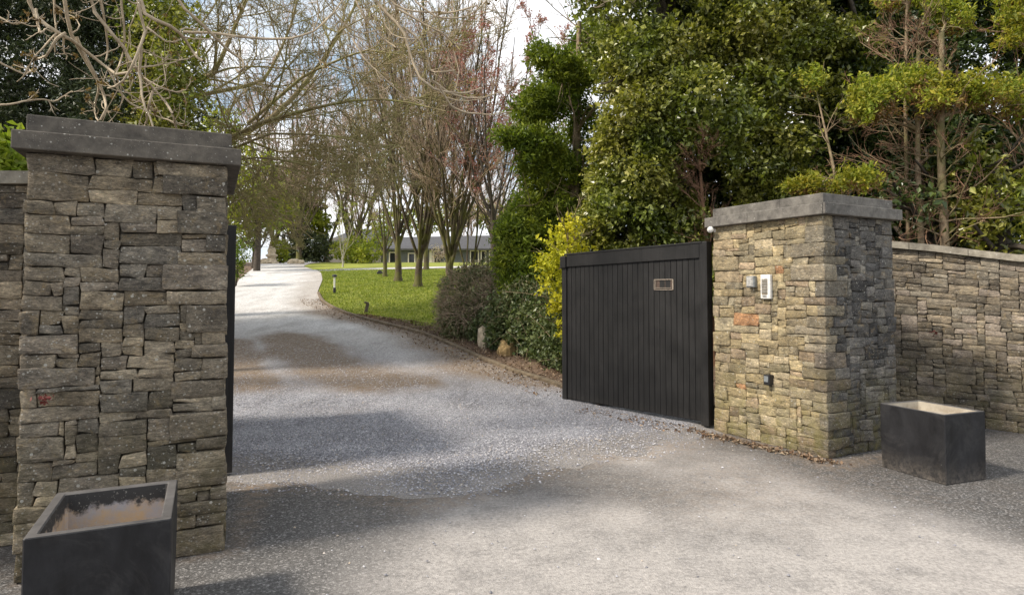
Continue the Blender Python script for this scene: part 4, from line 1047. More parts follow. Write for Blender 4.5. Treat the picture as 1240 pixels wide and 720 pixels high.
b = Buf(); tubes(b, np.array([(-5.4, 6.6, 0), (-5.4, 6.5, .8), (-5.3, 6.5, 1.9)]), np.array([.05, .04, .02]), 6); addpart(t3, b, 'stem', M['bark_dark'])

# ---- big spreading bare tree left of the drive, behind the grey pillar
rng = np.random.default_rng(21)
big = root_at('spreading_tree', (-9.7, 17.5, float(H(17.5))), 'wide bare tree with mossy olive branches arching over the drive from behind the grey pillar', 'tree')
bz = float(H(17.5))
tk = smooth_poly([(-9.7, 17.5, bz - 0.1), (-9.7, 17.5, bz + 1.2), (-9.8, 17.5, bz + 2.4), (-9.9, 17.5, bz + 4), (-10.1, 17.4, bz + 6), (-10.2, 17.4, bz + 9)], 10)
tb = Buf(); tubes(tb, tk, np.linspace(.34, .10, 10), 10)
ml = []
for pts, D, r in [([(236, 190), (300, 165), (345, 130), (372, 98), (400, 60), (430, 10), (450, -60)], 17, .13), ([(236, 185), (310, 150), (380, 130), (450, 118), (500, 125), (540, 135)], 16, .09),
                  ([(240, 215), (300, 235), (350, 265), (380, 290)], 16.5, .06), ([(232, 150), (260, 90), (290, 20), (320, -60)], 17.5, .12), ([(232, 120), (215, 60), (190, 0), (170, -80)], 18, .12),
                  ([(240, 200), (300, 190), (360, 195), (420, 220), (450, 250)], 16, .06), ([(236, 160), (320, 100), (350, 40), (370, -40)], 18.2, .10), ([(236, 190), (330, 160), (410, 165), (470, 180)], 15.2, .07),
                  ([(300, 170), (340, 185), (390, 180), (440, 200)], 17.2, .05), ([(300, 150), (370, 90), (440, 60), (510, 70)], 16.6, .07)]:
    q = np.array([atD(a, b_, D + 0.25 * k * (-1) ** len(ml)) for k, (a, b_) in enumerate(pts)]); q[0] = tk[np.argmin(np.abs(tk[:, 2] - q[0][2]))] if len(ml) not in (8, 9) else q[0]
    ml.append((smooth_poly(q, 12), r))
P_ = np.stack([m[0] for m in ml]); R_ = np.stack([np.linspace(m[1] * .75, m[1] * 0.2, 12) for m in ml]); tubes(tb, P_, R_, 7)
lv = grow(rng, P_, R_, [dict(n=13, t0=0.12, ang=0.85, len=0.45, K=7, trop=(0, 0, 0.02), wob=0.13, curl=0.07, rad=0.5, rmin=0.016),
                        dict(n=10, ang=0.8, len=0.55, K=6, trop=(0, 0, -0.02), wob=0.15, curl=0.08, rad=0.5, rmin=0.010, tip=0.6),
                        dict(n=5, ang=0.75, len=0.6, K=5, trop=(0, 0, 0.02), wob=0.16, curl=0.1, rad=0.6, rmin=0.0075, tip=0.6),
                        dict(n=2, ang=0.75, len=0.7, K=4, trop=(0, 0, 0.05), wob=0.16, curl=0.1, rad=0.7, rmin=0.006, tip=0.7)])
def clear(P, R):     # nothing droops low over the drive
    t = (P[:, :, 2] - EYE) / P[:, :, 1]; k = t.min(1) > np.where(P[:, :, 0].mean(1) / P[:, :, 1].mean(1) < -0.33, 0.065, 0.14); return P[k], R[k]
lv = [lv[0]] + [clear(*x) for x in lv[1:]]
tubes(tb, lv[1][0], lv[1][1], 5)
addpart(big, tb, 'trunk', M['twig_moss'], True)
b = Buf(); tubes(b, *lv[2], 4); tubes(b, *lv[3], 3); tubes(b, *lv[4], 3); addpart(big, b, 'twigs', M['twig_moss'], True)

# ---- bare trees on the lawn, upswept multi-stem crowns
def bare_tree(name, px, py, D, hgt, r, seed, label, group, nst=6, spread=0.35, fork=0.12, bark='bark_moss', twig='twig_tan', buds=None, lean=0.0, nb=(9, 7, 4), stemtrop=0.075, budn=6, buds_s=0.05, rmin=0.010):
    rng = np.random.default_rng(seed)
    p = atD(px, py, D); p[2] = float(H(p[1])) - 0.05
    t = root_at(name, p, label, 'tree', group)
    z1 = hgt * fork
    tk = p + np.array([(0, 0, 0), (0.02, 0, z1 * 0.3), (-0.03 + lean * .3, 0.0, z1 * 0.7), (lean, 0, z1)])
    tk = smooth_poly(tk, 8); tb = Buf(); rad = np.linspace(r, r * 0.75, 8); rad[0] *= 1.5; rad[1] *= 1.08
    tubes(tb, tk, rad, 10)
    st = []; rr = []
    for k in range(nst):
        a = 2 * PI * (k + rng.uniform(-.3, .3)) / nst; sp = spread * rng.uniform(0.4, 1.1)
        d = np.array([math.cos(a) * sp, math.sin(a) * sp, 1.0]); d /= np.linalg.norm(d)
        q = [tk[rng.integers(4, 8)]]; L_ = (hgt - z1) * rng.uniform(0.75, 1.0); s_ = L_ / 9
        for j in range(9):
            d = d + np.array([0, 0, stemtrop]) + rng.normal(size=3) * 0.05; d /= np.linalg.norm(d); q.append(q[-1] + d * s_)
        st.append(q); rr.append(np.linspace(r * rng.uniform(.30, .50), 0.016, 10))
    P_ = np.array(st); R_ = np.array(rr); tubes(tb, P_, R_, 6)
    lv = grow(rng, P_, R_, [dict(n=nb[0], t0=0.08, ang=0.55, len=0.38, taper=0.6, K=7, trop=(0, 0, 0.12), wob=0.07, rad=0.45, rmin=0.018),
                            dict(n=nb[1], t0=0.15, ang=0.5, len=0.45, K=6, trop=(0, 0, 0.10), wob=0.08, rad=0.5, rmin=rmin, tip=0.6),
                            dict(n=nb[2] + 3, t0=0.2, ang=0.5, len=0.5, K=5, trop=(0, 0, 0.08), wob=0.08, rad=0.6, rmin=rmin * 0.75, tip=0.6)])
    tubes(tb, *lv[1], 5); addpart(t, tb, 'trunk', M[bark], True)
    b = Buf(); tubes(b, *lv[2], 4); tubes(b, *lv[3], 3); addpart(t, b, 'twigs', M[twig], True)
    if buds:
        b = Buf(); c = np.repeat(lv[3][0][:, 2:].reshape(-1, 3), budn, 0); c = c[rng.random(len(c)) < 0.28]
        kites(b, c + rng.normal(size=c.shape) * 0.05, buds_s, rng, 0.3, 1.5); addpart(t, b, 'buds', M[buds])
    return t
GL = 'bare trees standing on the lawn'
bare_tree('lawn_tree', 466, 338, 33, 10, 0.11, 1, 'slimmest dark-trunked bare tree on the lawn, leftmost of the row', GL, 5, 0.45, 0.22, buds='olive', nb=(7, 6, 3), buds_s=0.05)
bare_tree('lawn_tree', 482, 344, 30, 16, 0.17, 2, 'mossy straight-trunked bare tree on the lawn, second from the left of the row', GL, 9, 0.42, 0.14, twig='twig_moss', nb=(11, 8, 4))
bare_tree('lawn_tree', 506, 351, 27, 15.5, 0.165, 3, 'nearest lawn tree with reddish brown trunk flaring at its foot', GL, 10, 0.44, 0.13, lean=0.35, twig='twig_tan', nb=(11, 8, 4))
bare_tree('lawn_tree', 544, 343, 25.5, 15, 0.19, 4, 'bare tree with mossy green forking trunk rising just behind the heather mound', GL, 10, 0.44, 0.10, lean=0.1, twig='twig_tan', bark='bark_moss', nb=(11, 8, 4))
bare_tree('lawn_tree', 556, 345, 26.5, 9, 0.10, 44, 'low side-leaning mossy bare tree beside the forking trunk behind the mound', GL, 4, 0.6, 0.10, lean=0.6, twig='twig_moss', nb=(7, 6, 3))
bare_tree('lawn_tree', 598, 344, 24, 12.5, 0.14, 5, 'bare tree with a haze of pink red buds beside the dark cypress', GL, 7, 0.50, 0.26, bark='bark_dark', twig='twig_pink', buds='bud_red', buds_s=0.055)
bare_tree('lawn_tree', 516, 330, 40, 17, 0.18, 6, 'bare tree with reddish twigs standing furthest back on the lawn', GL, 8, 0.30, 0.10, twig='twig_pink', buds='bud_red', buds_s=0.05)
bare_tree('birch_tree', 415, 322, 44, 5.5, 0.06, 8, 'small white stemmed birch on the far lawn beside the drive', None, 3, 0.4, 0.16, bark='bark_birch', twig='twig_tan', nb=(6, 5, 3), buds='olive', buds_s=0.06, budn=4)
bare_tree('bare_tree', 395, 318, 60, 15, 0.3, 9, 'pale bare tree beyond the end of the drive', 'distant bare trees', 7, 0.5, 0.1, twig='twig_tan', rmin=0.016)
bare_tree('bare_tree', 440, 316, 66, 17, 0.3, 10, 'grey bare tree behind the chimneyed roof', 'distant bare trees', 7, 0.45, 0.1, twig='twig_pink', rmin=0.018)
bare_tree('bare_tree', 330, 318, 55, 19, 0.34, 14, 'tall bare tree rising above the dark evergreens beyond the drive', 'distant bare trees', 8, 0.5, 0.1, twig='twig_pink', rmin=0.017)
bare_tree('bare_tree', 362, 318, 54, 21, 0.28, 62, 'broad pinkish bare crown high above the far end of the drive', 'distant bare trees', 9, 0.55, 0.1, twig='twig_pink', rmin=0.016)
bare_tree('bare_tree', 425, 318, 58, 20, 0.28, 63, 'tall fine twigged bare tree just left of the lawn tree row', 'distant bare trees', 9, 0.5, 0.1, twig='twig_pink', rmin=0.016)
bare_tree('bare_tree', 600, 316, 70, 19, 0.28, 64, 'bare tree seen beyond the house end, behind the pink budded tree', 'distant bare trees', 9, 0.5, 0.1, twig='twig_pink', rmin=0.018)
bare_tree('bare_tree', 560, 316, 88, 18, 0.3, 15, 'faint bare tree showing behind the grey house', 'distant bare trees', 7, 0.45, 0.1, twig='twig_pink', rmin=0.02)

# ---- evergreens and shrubs beyond the end of the drive
def bush(name, blobs, mat, seed, label, cat='shrub', group=None, dens=60, size=0.14, trunk=None, **kw):
    rng = np.random.default_rng(seed); B = np.array(blobs)
    c = B[:, :3].mean(0); gx, gy = float(c[0]), float(c[1]); gz = float(H(gy))
    t = root_at(name, (gx, gy, gz), label, cat, group)
    b = Buf(); blobleaves(b, blobs, rng, dens, size, **kw); addpart(t, b, 'foliage' if cat == 'shrub' else 'crown', M[mat])
    topz = float(B[:, 2].max()); r0 = trunk or 0.12
    base = np.array([(gx, gy, gz - 0.05), (gx + .1, gy, gz + (topz - gz) * 0.4), (gx, gy + .1, topz)])
    b = Buf(); tubes(b, smooth_poly(base, 8), np.linspace(r0, r0 * 0.3, 8), 7)
    lv = grow(rng, smooth_poly(base, 8)[None], np.linspace(r0, r0 * .3, 8)[None], [dict(n=14, ang=1.0, len=0.5, K=5, rad=0.45, rmin=0.01)])
    tubes(b, lv[1][0], lv[1][1], 4); addpart(t, b, 'stem' if cat == 'shrub' else 'trunk', M['bark_dark'], True); return t
kw = dict(sprig=6, spread=0.16, gap=0.10, inner=0.15)
bush('yew_tree', [pxblob(x, y, D, r) for x, y, D, r in [(375, 295, 56, 18), (352, 296, 56, 14), (392, 302, 55, 11), (372, 308, 55, 20), (355, 308, 55, 16)]], 'yew', 1, 'dark spreading yew at the far end of the drive', 'tree', None, 34, 0.24, 0.3, **kw)
bush('evergreen_tree', [pxblob(x, y, D, r) for x, y, D, r in [(375, 248, 60, 16), (355, 235, 61, 22), (388, 272, 59, 14), (340, 255, 60, 24), (352, 212, 62, 16), (330, 230, 61, 22), (370, 275, 59, 20)]], 'olive', 2, 'tall olive green conifer behind the dark yew beyond the drive', 'tree', None, 34, 0.26, 0.3, **kw)
bush('evergreen_tree', [pxblob(x, y, D, r) for x, y, D, r in [(300, 235, 38, 26), (318, 252, 38, 20), (296, 262, 38, 20), (330, 230, 39, 24), (310, 205, 39, 26), (285, 240, 38, 28), (345, 250, 39, 18)]], 'olive', 3, 'yellow green tree with low leafy branches over the left side of the drive', 'tree', None, 30, 0.19, 0.22, **{**kw, 'gap': 0.2})
bush('evergreen_tree', [pxblob(x, y, D, r) for x, y, D, r in [(298, 285, 42, 16), (312, 280, 43, 13), (290, 270, 42, 20), (330, 268, 44, 12)]], 'cypress', 4, 'mid green leafy tree left of the drive above the bare soil', 'tree', None, 30, 0.2, 0.2, **{**kw, 'gap': 0.2})
bush('evergreen_tree', [pxblob(x, y, D, r * .85) for x, y, D, r in [(250, 250, 46, 46), (250, 180, 47, 40), (290, 200, 50, 24), (270, 150, 48, 26), (215, 220, 47, 40)]], 'olive', 5, 'tall olive evergreen behind the grey pillar and over the verge', 'tree', None, 22, 0.24, 0.3, **{**kw, 'gap': 0.24})
bush('clipped_shrub', [pxblob(339, 303, 50, 11, 14), pxblob(338, 308, 50, 11, 10)], 'olive', 6, 'rounded clipped shrub beside the pale garden ornament', 'shrub', None, 120, 0.12, 0.1, sprig=6, spread=0.07, gap=0.02, inner=0.1, lump=0.08)
bush('boxwood_shrub', [pxblob(291, 305, 27, 12, 16), pxblob(286, 322, 27, 11, 14), pxblob(280, 300, 27.5, 14)], 'cypress', 7, 'small leafy green shrub by the edge of the black gate sliver', 'shrub', None, 170, 0.08, 0.05, sprig=6, spread=0.07, gap=0.06, inner=0.1)
bush('laurel_shrub', [pxblob(x, y, D, r) for x, y, D, r in [(412, 303, 52, 10), (432, 300, 52, 15), (448, 304, 51, 14), (424, 308, 51, 11), (440, 310, 50, 11)]], 'olive', 8, 'wide yellow green laurel in front of the chimneyed house', 'shrub', None, 60, 0.16, 0.1, **{**kw, 'gap': 0.05})
bush('willow_shrub', [pxblob(x, y, D, r) for x, y, D, r in [(462, 292, 60, 12), (470, 280, 62, 12), (455, 280, 62, 12)]], 'olive', 9, 'loose pale green shrub left of the grey house', 'shrub', None, 30, 0.16, 0.1, **{**kw, 'gap': 0.25})
bush('magnolia_shrub', [pxblob(532, 303, 64, 8), pxblob(538, 310, 64, 9), pxblob(528, 311, 64, 6)], 'magnolia', 10, 'small pink flowering shrub before the grey house', 'shrub', None, 30, 0.14, 0.08, **{**kw, 'gap': 0.2})
bush('hedge_tree', [pxblob(x, y, D, 22, 16) for x, y, D in [(470, 270, 118), (510, 268, 118), (550, 262, 118), (590, 258, 118), (630, 256, 118), (680, 250, 110)]], 'olive', 11, 'distant row of olive trees behind the grey house roof', 'tree', None, 12, 0.4, 0.3, **kw)
# more distant evergreens left, hidden edge of the estate
bush('evergreen_tree', [pxblob(x, y, D, 30, 30) for x, y, D in [(150, 260, 60), (100, 240, 60), (200, 270, 62), (60, 250, 60), (160, 200, 61)]], 'yew', 12, 'dark evergreen behind the holly and the grey pillar', 'tree', None, 14, 0.3, 0.3, **kw)

# ---- heather / ivy mound with rocks by the lawn
rng = np.random.default_rng(31)
md = root_at('heather_mound', (0.2, 13.4, float(H(13.4))), 'brown green heather and ivy mound between the lawn and the yellow shrub', 'shrub')
bl = [(-0.75, 15.0, 1.25, 1.05, 1.0, 0.98), (0.1, 14.2, 1.15, 1.0, 1.0, 0.95), (-0.9, 14.6, 0.9, .75, .75, .6), (0.45, 13.2, 1.0, .95, .95, .85), (0.9, 12.2, 0.85, .9, .9, .8), (1.3, 11.3, .75, .85, .8, .75), (0.9, 15, 1.2, 1.1, 1, 1), (1.9, 12.3, 1, 1, 1, .9), (0.1, 13.0, .75, .6, .6, .5), (-.3, 13.9, .8, .6, .6, .55)]
b = Buf(); blobleaves(b, bl[:4] + bl[6:7] + [(-0.45, 15.2, 1.5, .9, .9, .95), (0.4, 14.0, 1.35, .95, .9, .85)], rng, 560, 0.055, 6, 0.06, 0.05, 0.1, 0.3, 1.9, 0, 1.3, lump=0.12); addpart(md, b, 'foliage', M['heather'])
lvb = []
d = rng.normal(size=(3500, 3)); d[:, 2] = np.abs(d[:, 2]); d /= np.linalg.norm(d, axis=1, keepdims=True); k = rng.integers(0, 3, 3500); BB = np.array(bl)
st = BB[k, :3] + d * BB[k, 3:6] * 0.92; dirs = d * 0.5 + rng.normal(size=(3500, 3)) * 0.6; dirs /= np.linalg.norm(dirs, axis=1, keepdims=True)
Pt = np.stack([st + dirs * t + np.array([0, 0, -1]) * t * t * 0.8 for t in (0, .08, .17, .27)], 1)
b = Buf(); tubes(b, Pt, np.tile([.005, .0045, .004, .003], (3500, 1)), 3); addpart(md, b, 'stems', M['twig_tan'])
iv = root_at('ivy_bank', (0.9, 12.2, float(H(12.2))), 'low dark green ivy bank running from the mound down to the gate', 'shrub')
b = Buf(); blobleaves(b, bl[3:6] + bl[7:], rng, 520, 0.06, 6, 0.07, 0.05, 0.1, 0.4, 1.4, 0, 1.3, lump=0.15); addpart(iv, b, 'foliage', M['bank_ivy'])
b = Buf(); Pt = []
for _ in range(300):
    k = rng.integers(3, 6); dd = rng.normal(size=3); dd /= np.linalg.norm(dd); s0 = BB[k, :3] + dd * BB[k, 3:6] * .9; e = rng.normal(size=3) * .3
    Pt.append([s0, s0 + e * .5 + [0, 0, .03], s0 + e])
tubes(b, np.array(Pt), np.tile([.006, .005, .003], (300, 1)), 3); addpart(iv, b, 'stems', M['bark_brown'])
def rock(p, s, mat, seed, label):
    rng = np.random.default_rng(seed)
    V, Q = cg(7, 7, 7); V = V / (np.linalg.norm(V, axis=1, keepdims=True) ** 0.75)
    V = V * (1 + 0.28 * noise3(V + seed * 3, 1.6, 1)[:, None] + 0.10 * noise3(V + seed, 4.5, 2)[:, None]); V = V * np.array(s)
    b = Buf(); b.add(V, Q=Q); o = b.build('rock', mat, smooth=False); o.location = tuple(float(v) for v in p); o.rotation_euler = (0, 0, rng.uniform(0, 3)); tag(o, label, 'rock', 'rocks at the foot of the mound')
def gy(px, py):   # ground hit on the slope
    r = ray(px, py); t = 1.0
    for _ in range(4000):
        t += 0.02; q = np.array([0, 0, EYE]) + r * t
        if q[2] < H(q[1]): return q
    return q
q = gy(588, 423); rock(q + [0.0, 0, .16], (.20, .17, .30), M['rock'], 1, 'upright pale cream rock at the foot of the ivy bank')
q = gy(552, 406); rock(q + [0, 0.1, .22], (.34, .25, .24), M['rock_brown'], 2, 'brown mossy rock under the left side of the heather mound')
q = gy(614, 432); rock(q + [0, 0.0, .12], (.22, .2, .2), M['rock_brown'], 3, 'rounded ochre rock half under the ivy, between cream rock and gate')
q = gy(655, 428); rock(q + [0, 0.1, .15], (.2, .2, .18), M['rock_brown'], 4, 'small brown rock in the ivy nearest the gate')
# ---- yellow shrub
rng = np.random.default_rng(33)
ye = root_at('golden_shrub', (1.05, 11.2, float(H(11.2))), 'tall narrow shrub with bright yellow leaves at the free end of the open gate', 'shrub')
bl = [pxblob(x, y, D, r) for x, y, D, r in [(684, 284, 11.2, 14), (696, 272, 11.2, 10), (674, 302, 11.0, 13), (663, 322, 10.9, 11), (680, 325, 11, 13), (672, 345, 10.9, 13), (684, 368, 10.8, 12), (686, 395, 10.7, 10), (700, 310, 11.3, 14), (700, 350, 11.1, 14), (676, 372, 10.8, 8), (657, 312, 10.9, 6), (688, 415, 10.6, 7)]]
b = Buf(); blobleaves(b, bl, rng, 430, 0.062, 7, 0.07, 0.23, 0.1, 0.4, 1.5, 0, 3.0, lump=0.55); addpart(ye, b, 'foliage', M['yellow'])
base = np.array([[(1.05, 11.2, .1), (1.0, 11.2, .8), (.95, 11.1, 1.7), (1.0, 11.2, 2.8)]]); b = Buf(); tubes(b, base, np.array([[.05, .04, .03, .015]]), 6)
l_ = grow(rng, base, np.array([[.05, .04, .03, .015]]), [dict(n=30, ang=.7, len=.35, K=5, rad=.4, rmin=.006), dict(n=4, ang=.6, len=.5, K=4, rad=.6, rmin=.004)])
tubes(b, *l_[1], 4); tubes(b, *l_[2], 3); addpart(ye, b, 'stem', M['bark_brown'])

# ---- dark cypress left of the ivy tree
rng = np.random.default_rng(35)
cy = root_at('cypress_tree', (1.5, 14.5, float(H(14.5))), 'dark green cypress with ragged shelf-like boughs, left of the great ivy covered tree', 'tree')
bl = [pxblob(x, y, D, r, rz) for x, y, D, r, rz in [(655, 68, 14, 16, 14), (675, 80, 14, 20, 18), (695, 95, 14.4, 26, 24), (655, 118, 13.8, 22, 16), (640, 135, 13.8, 20, 16), (672, 130, 14.2, 24, 18), (612, 165, 13.5, 16, 8), (630, 170, 13.6, 20, 11), (655, 172, 13.7, 24, 16), (640, 195, 13.7, 16, 12), (672, 200, 14, 24, 22),
      (655, 225, 14, 22, 20), (668, 250, 14, 26, 22), (640, 255, 13.8, 20, 20), (625, 275, 13.6, 22, 16), (640, 290, 13.6, 26, 20), (612, 290, 13.5, 16, 14), (618, 315, 13.4, 18, 15), (640, 325, 13.4, 26, 22), (608, 335, 13.4, 14, 10), (630, 352, 13.2, 20, 14), (655, 350, 13.4, 24, 24), (668, 290, 14, 28, 30), (700, 200, 15, 30, 40), (710, 150, 15, 26, 26), (700, 260, 15, 30, 40), (690, 330, 14.5, 34, 40), (720, 60, 15.5, 30, 40)]]
b = Buf(); blobleaves(b, bl, rng, 1150, 0.08, 10, 0.085, 0.19, 0.15, 0.3, 2.7, -0.2, 1.6, lump=0.3); addpart(cy, b, 'crown', M['cypress'])
base = smooth_poly([(1.5, 14.5, .4), (1.4, 14.5, 2.5), (1.5, 14.6, 5), (1.6, 14.8, 8)], 10)[None]; R = np.linspace(.16, .05, 10)[None]; b = Buf(); tubes(b, base, R, 8)
l_ = grow(rng, base, R, [dict(n=60, t0=.05, ang=1.2, len=.26, K=6, trop=(0, 0, .05), rad=.3, rmin=.014), dict(n=6, ang=.8, len=.5, K=5, rad=.5, rmin=.007)])
tubes(b, *l_[1], 5); tubes(b, *l_[2], 3); addpart(cy, b, 'trunk', M['bark_brown'])

# ---- the great ivy covered tree behind gate and right pillar
rng = np.random.default_rng(37)
iv = root_at('ivy_clad_tree', (3.2, 12.6, float(H(12.6))), 'huge glossy ivy covered tree filling the sky above the open gate and ochre pillar', 'tree')
def left_edge(py): return np.interp(py, [-300, -100, 0, 60, 110, 150, 210, 300, 360], [755, 725, 694, 704, 722, 728, 704, 688, 684])
bl = []
while len(bl) < 230:
    py = rng.uniform(-280, 350); px = rng.uniform(690, 1080); rp = rng.uniform(22, 48)
    if rng.random() < .25: px = left_edge(py) + rp * rng.uniform(.85, 1.8)
    if px < left_edge(py) + rp * 0.8: continue
    if px > 1000 and py > 150: continue
    if 800 < px < 880 and 195 < py < 260 and rng.random() < 0.85: continue
    t = (px - 880) / 200.0; D = 10.9 + 1.4 * t * t + rng.uniform(0, 1.3) + max(0, (0 - py)) * 0.004
    bl.append(pxblob(px, py, D, rp * 0.9, rp * 0.75))
b = Buf(); blobleaves(b, bl, rng, 430, 0.070, 8, 0.10, 0.22, 0.12, 0.4, 1.45, 0.15, 1.9, lump=0.42); addpart(iv, b, 'crown', M['ivy'])
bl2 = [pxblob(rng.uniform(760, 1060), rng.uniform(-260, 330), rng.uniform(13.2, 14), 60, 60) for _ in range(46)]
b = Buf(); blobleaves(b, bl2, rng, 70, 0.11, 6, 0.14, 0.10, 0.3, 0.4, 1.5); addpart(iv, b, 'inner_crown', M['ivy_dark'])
base = smooth_poly([(3.2, 12.6, .1), (3.1, 12.6, 2), (3.0, 12.5, 4), (3.1, 12.6, 7), (3.3, 12.7, 10)], 12)[None]; R = np.linspace(.4, .12, 12)[None]; b = Buf(); tubes(b, base, R, 10)
l_ = grow(rng, base, R, [dict(n=34, t0=.15, ang=.9, len=.22, K=8, trop=(0, 0, .05), rad=.3, rmin=.03), dict(n=10, ang=.8, len=.45, K=6, rad=.5, rmin=.012), dict(n=4, ang=.8, len=.5, K=5, rad=.5, rmin=.007)])
tubes(b, *l_[1], 6); tubes(b, *l_[2], 4); tubes(b, *l_[3], 3); addpart(iv, b, 'trunk', M['bark_dark'])
# brown conifer seen through the gap
br_ = root_at('brown_conifer', (3.7, 12.0, float(H(12))), 'dead reddish brown conifer twigs in the gap left of the ochre pillar cap', 'tree')
base = smooth_poly([(3.7, 11.6, .1), (3.6, 11.5, 1.5), (3.45, 11.3, 2.8), (3.3, 11.1, 4.2)], 8)[None]; R = np.linspace(.07, .02, 8)[None]; b = Buf(); tubes(b, base, R, 6)
l_ = grow(rng, base, R, [dict(n=40, t0=.3, ang=1.1, len=.3, K=6, trop=(-.03, -.03, -.02), rad=.35, rmin=.008), dict(n=9, ang=.7, len=.45, K=5, rad=.6, rmin=.004), dict(n=4, ang=.7, len=.45, K=4, rad=.6, rmin=.003)])
for x in l_[1:]: tubes(b, *x, 3)
addpart(br_, b, 'trunk', M['twig_dead'])

# ---- dark hedge mass behind the right wall
rng = np.random.default_rng(39)
def massof(name, label, pxr, pyr, Dr, n, mat, seed, dens, size, cat='tree', rad=(40, 75), group=None, **kw):
    rng = np.random.default_rng(seed)
    bl = []
    for _ in range(n):
        D = rng.uniform(*Dr); bl.append(pxblob(rng.uniform(*pxr), rng.uniform(*pyr), D, rng.uniform(*rad)))
    bush(name, bl, mat, seed, label, cat, group, dens, size, 0.25, **kw)
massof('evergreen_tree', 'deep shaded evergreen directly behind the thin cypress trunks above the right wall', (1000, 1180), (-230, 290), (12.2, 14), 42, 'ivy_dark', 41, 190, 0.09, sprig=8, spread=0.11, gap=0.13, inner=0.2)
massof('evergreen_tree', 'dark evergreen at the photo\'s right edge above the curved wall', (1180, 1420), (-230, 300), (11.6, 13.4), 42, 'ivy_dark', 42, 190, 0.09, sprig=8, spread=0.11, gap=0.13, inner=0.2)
massof('laurel_shrub', 'glossy laurel leaves just above the coping at the right edge of the photo', (1160, 1300), (200, 330), (9.3, 10.0), 12, 'ivy', 43, 150, 0.10, 'shrub', (20, 34), sprig=7, spread=0.11, gap=0.24, inner=0.2)
massof('laurel_shrub', 'low dark laurel behind the wall between the pillar and the thin trunks', (1070, 1160), (190, 330), (9.8, 10.4), 10, 'ivy_dark', 44, 170, 0.09, 'shrub', (20, 36), sprig=7, spread=0.11, gap=0.2, inner=0.2)

# ---- thin trunked cypresses with flat golden shelves of foliage
def shelf_tree(px, ytop, ybot, D, r, shelves, seed, label, ndead=40, lean=0.0):
    rng = np.random.default_rng(seed)
    p0 = atD(px, 330, D); g = float(H(D)); p0[2] = g
    p1 = atD(px + lean, ytop, D)
    tk = smooth_poly([p0 - [0, 0, .05], p0 * .67 + p1 * .33 + [.04, 0, 0], p0 * .33 + p1 * .67 - [.03, 0, 0], p1], 14)
    t = root_at('cypress_tree', p0, label, 'tree', 'thin trunked cypresses behind the right wall')
    b = Buf(); tubes(b, tk, np.linspace(r, r * .45, 14), 9); 
    l_ = grow(rng, tk[None], np.linspace(r, r * .45, 14)[None], [dict(n=ndead, t0=.25, t1=1, ang=1.1, len=.20, K=8, trop=(0, 0, .03), wob=.10, curl=.05, rad=.22, rmin=.008, tip=.5), dict(n=6, ang=.7, len=.5, K=6, rad=.6, wob=.14, rmin=.005), dict(n=3, ang=.7, len=.5, K=4, rad=.7, wob=.14, rmin=.0035)])
    tubes(b, *l_[1], 5)
    # boughs reaching each shelf
    for (sx_, sy_, sd, sr, srz) in shelves:
        c = atD(sx_, sy_, sd); k = np.argmin(np.abs(tk[:, 2] - (c[2] - 0.35)))
        q = smooth_poly([tk[k], (tk[k] + c) / 2 + [0, 0, .02], c], 6); tubes(b, q, np.linspace(.025, .008, 6), 5)
        l2_ = grow(rng, q[None], np.linspace(.022, .008, 6)[None], [dict(n=10, ang=.7, len=.5, K=6, rad=.5, rmin=.006, trop=(0, 0, .06)), dict(n=4, ang=.6, len=.5, K=4, rad=.6, rmin=.004)])
        tubes(b, *l2_[1], 4); tubes(b, *l2_[2], 3)
    addpart(t, b, 'trunk', M['bark_brown'], True)
    b = Buf(); tubes(b, *l_[2], 3); tubes(b, *l_[3], 3); addpart(t, b, 'twigs', M['twig_dead'])
    if shelves:
        bl = []; bl2 = []
        for (sx_, sy_, sd, sr, srz) in shelves:
            for _ in range(7):
                bl.append(pxblob(sx_ + rng.uniform(-.7, .7) * sr, sy_ + rng.uniform(-.75, .6) * srz, sd + rng.uniform(-.25, .25), sr * rng.uniform(.3, .55), srz * rng.uniform(.45, .85)))
            bl2.append(pxblob(sx_ + rng.uniform(-.3, .3) * sr, sy_ + srz * .75, sd, sr * .75, srz * .35))
        b = Buf(); blobleaves(b, bl, rng, 620, 0.058, 9, 0.06, 0.19, 0.25, 0.3, 2.4, -0.4, 3.2, lump=0.55); addpart(t, b, 'crown', M['cypress_gold'])
        b = Buf(); blobleaves(b, bl2, rng, 420, 0.045, 8, 0.05, 0.22, 0.3, 0.2, 2.2, 0.3, 2.5, lump=0.35); addpart(t, b, 'dead_sprays', M['russet'])
shelf_tree(1140, 40, 300, 9.6, 0.085, [(1150, 112, 9.3, 38, 20), (1195, 110, 9.4, 34, 18), (1230, 118, 9.6, 26, 22), (1120, 100, 9.5, 26, 16), (1150, 22, 9.9, 24, 18)], 51, 'thickest thin trunked cypress carrying the wide golden green shelf, above the wall', 60)
shelf_tree(1112, 60, 300, 9.8, 0.062, [(1060, 122, 9.5, 32, 20), (1092, 104, 9.5, 24, 18), (1040, 135, 9.6, 16, 10)], 52, 'middle thin cypress trunk carrying the left golden shelf beside the pillar cap', 34)
shelf_tree(1093, -40, 300, 10.1, 0.042, [(1070, 0, 10.2, 20, 10), (1120, -10, 10.2, 26, 12)], 53, 'slimmest cypress trunk next to the pillar cap, with reddish bare upper boughs', 60, 6)
shelf_tree(1262, -60, 300, 9.9, 0.09, [(1232, 25, 9.8, 26, 22), (1238, -10, 9.9, 30, 18), (1275, 100, 9.8, 30, 18), (1222, 48, 9.7, 14, 9)], 54, 'cypress mostly beyond the right edge, its golden green boughs reaching in at the top', 50, -20)
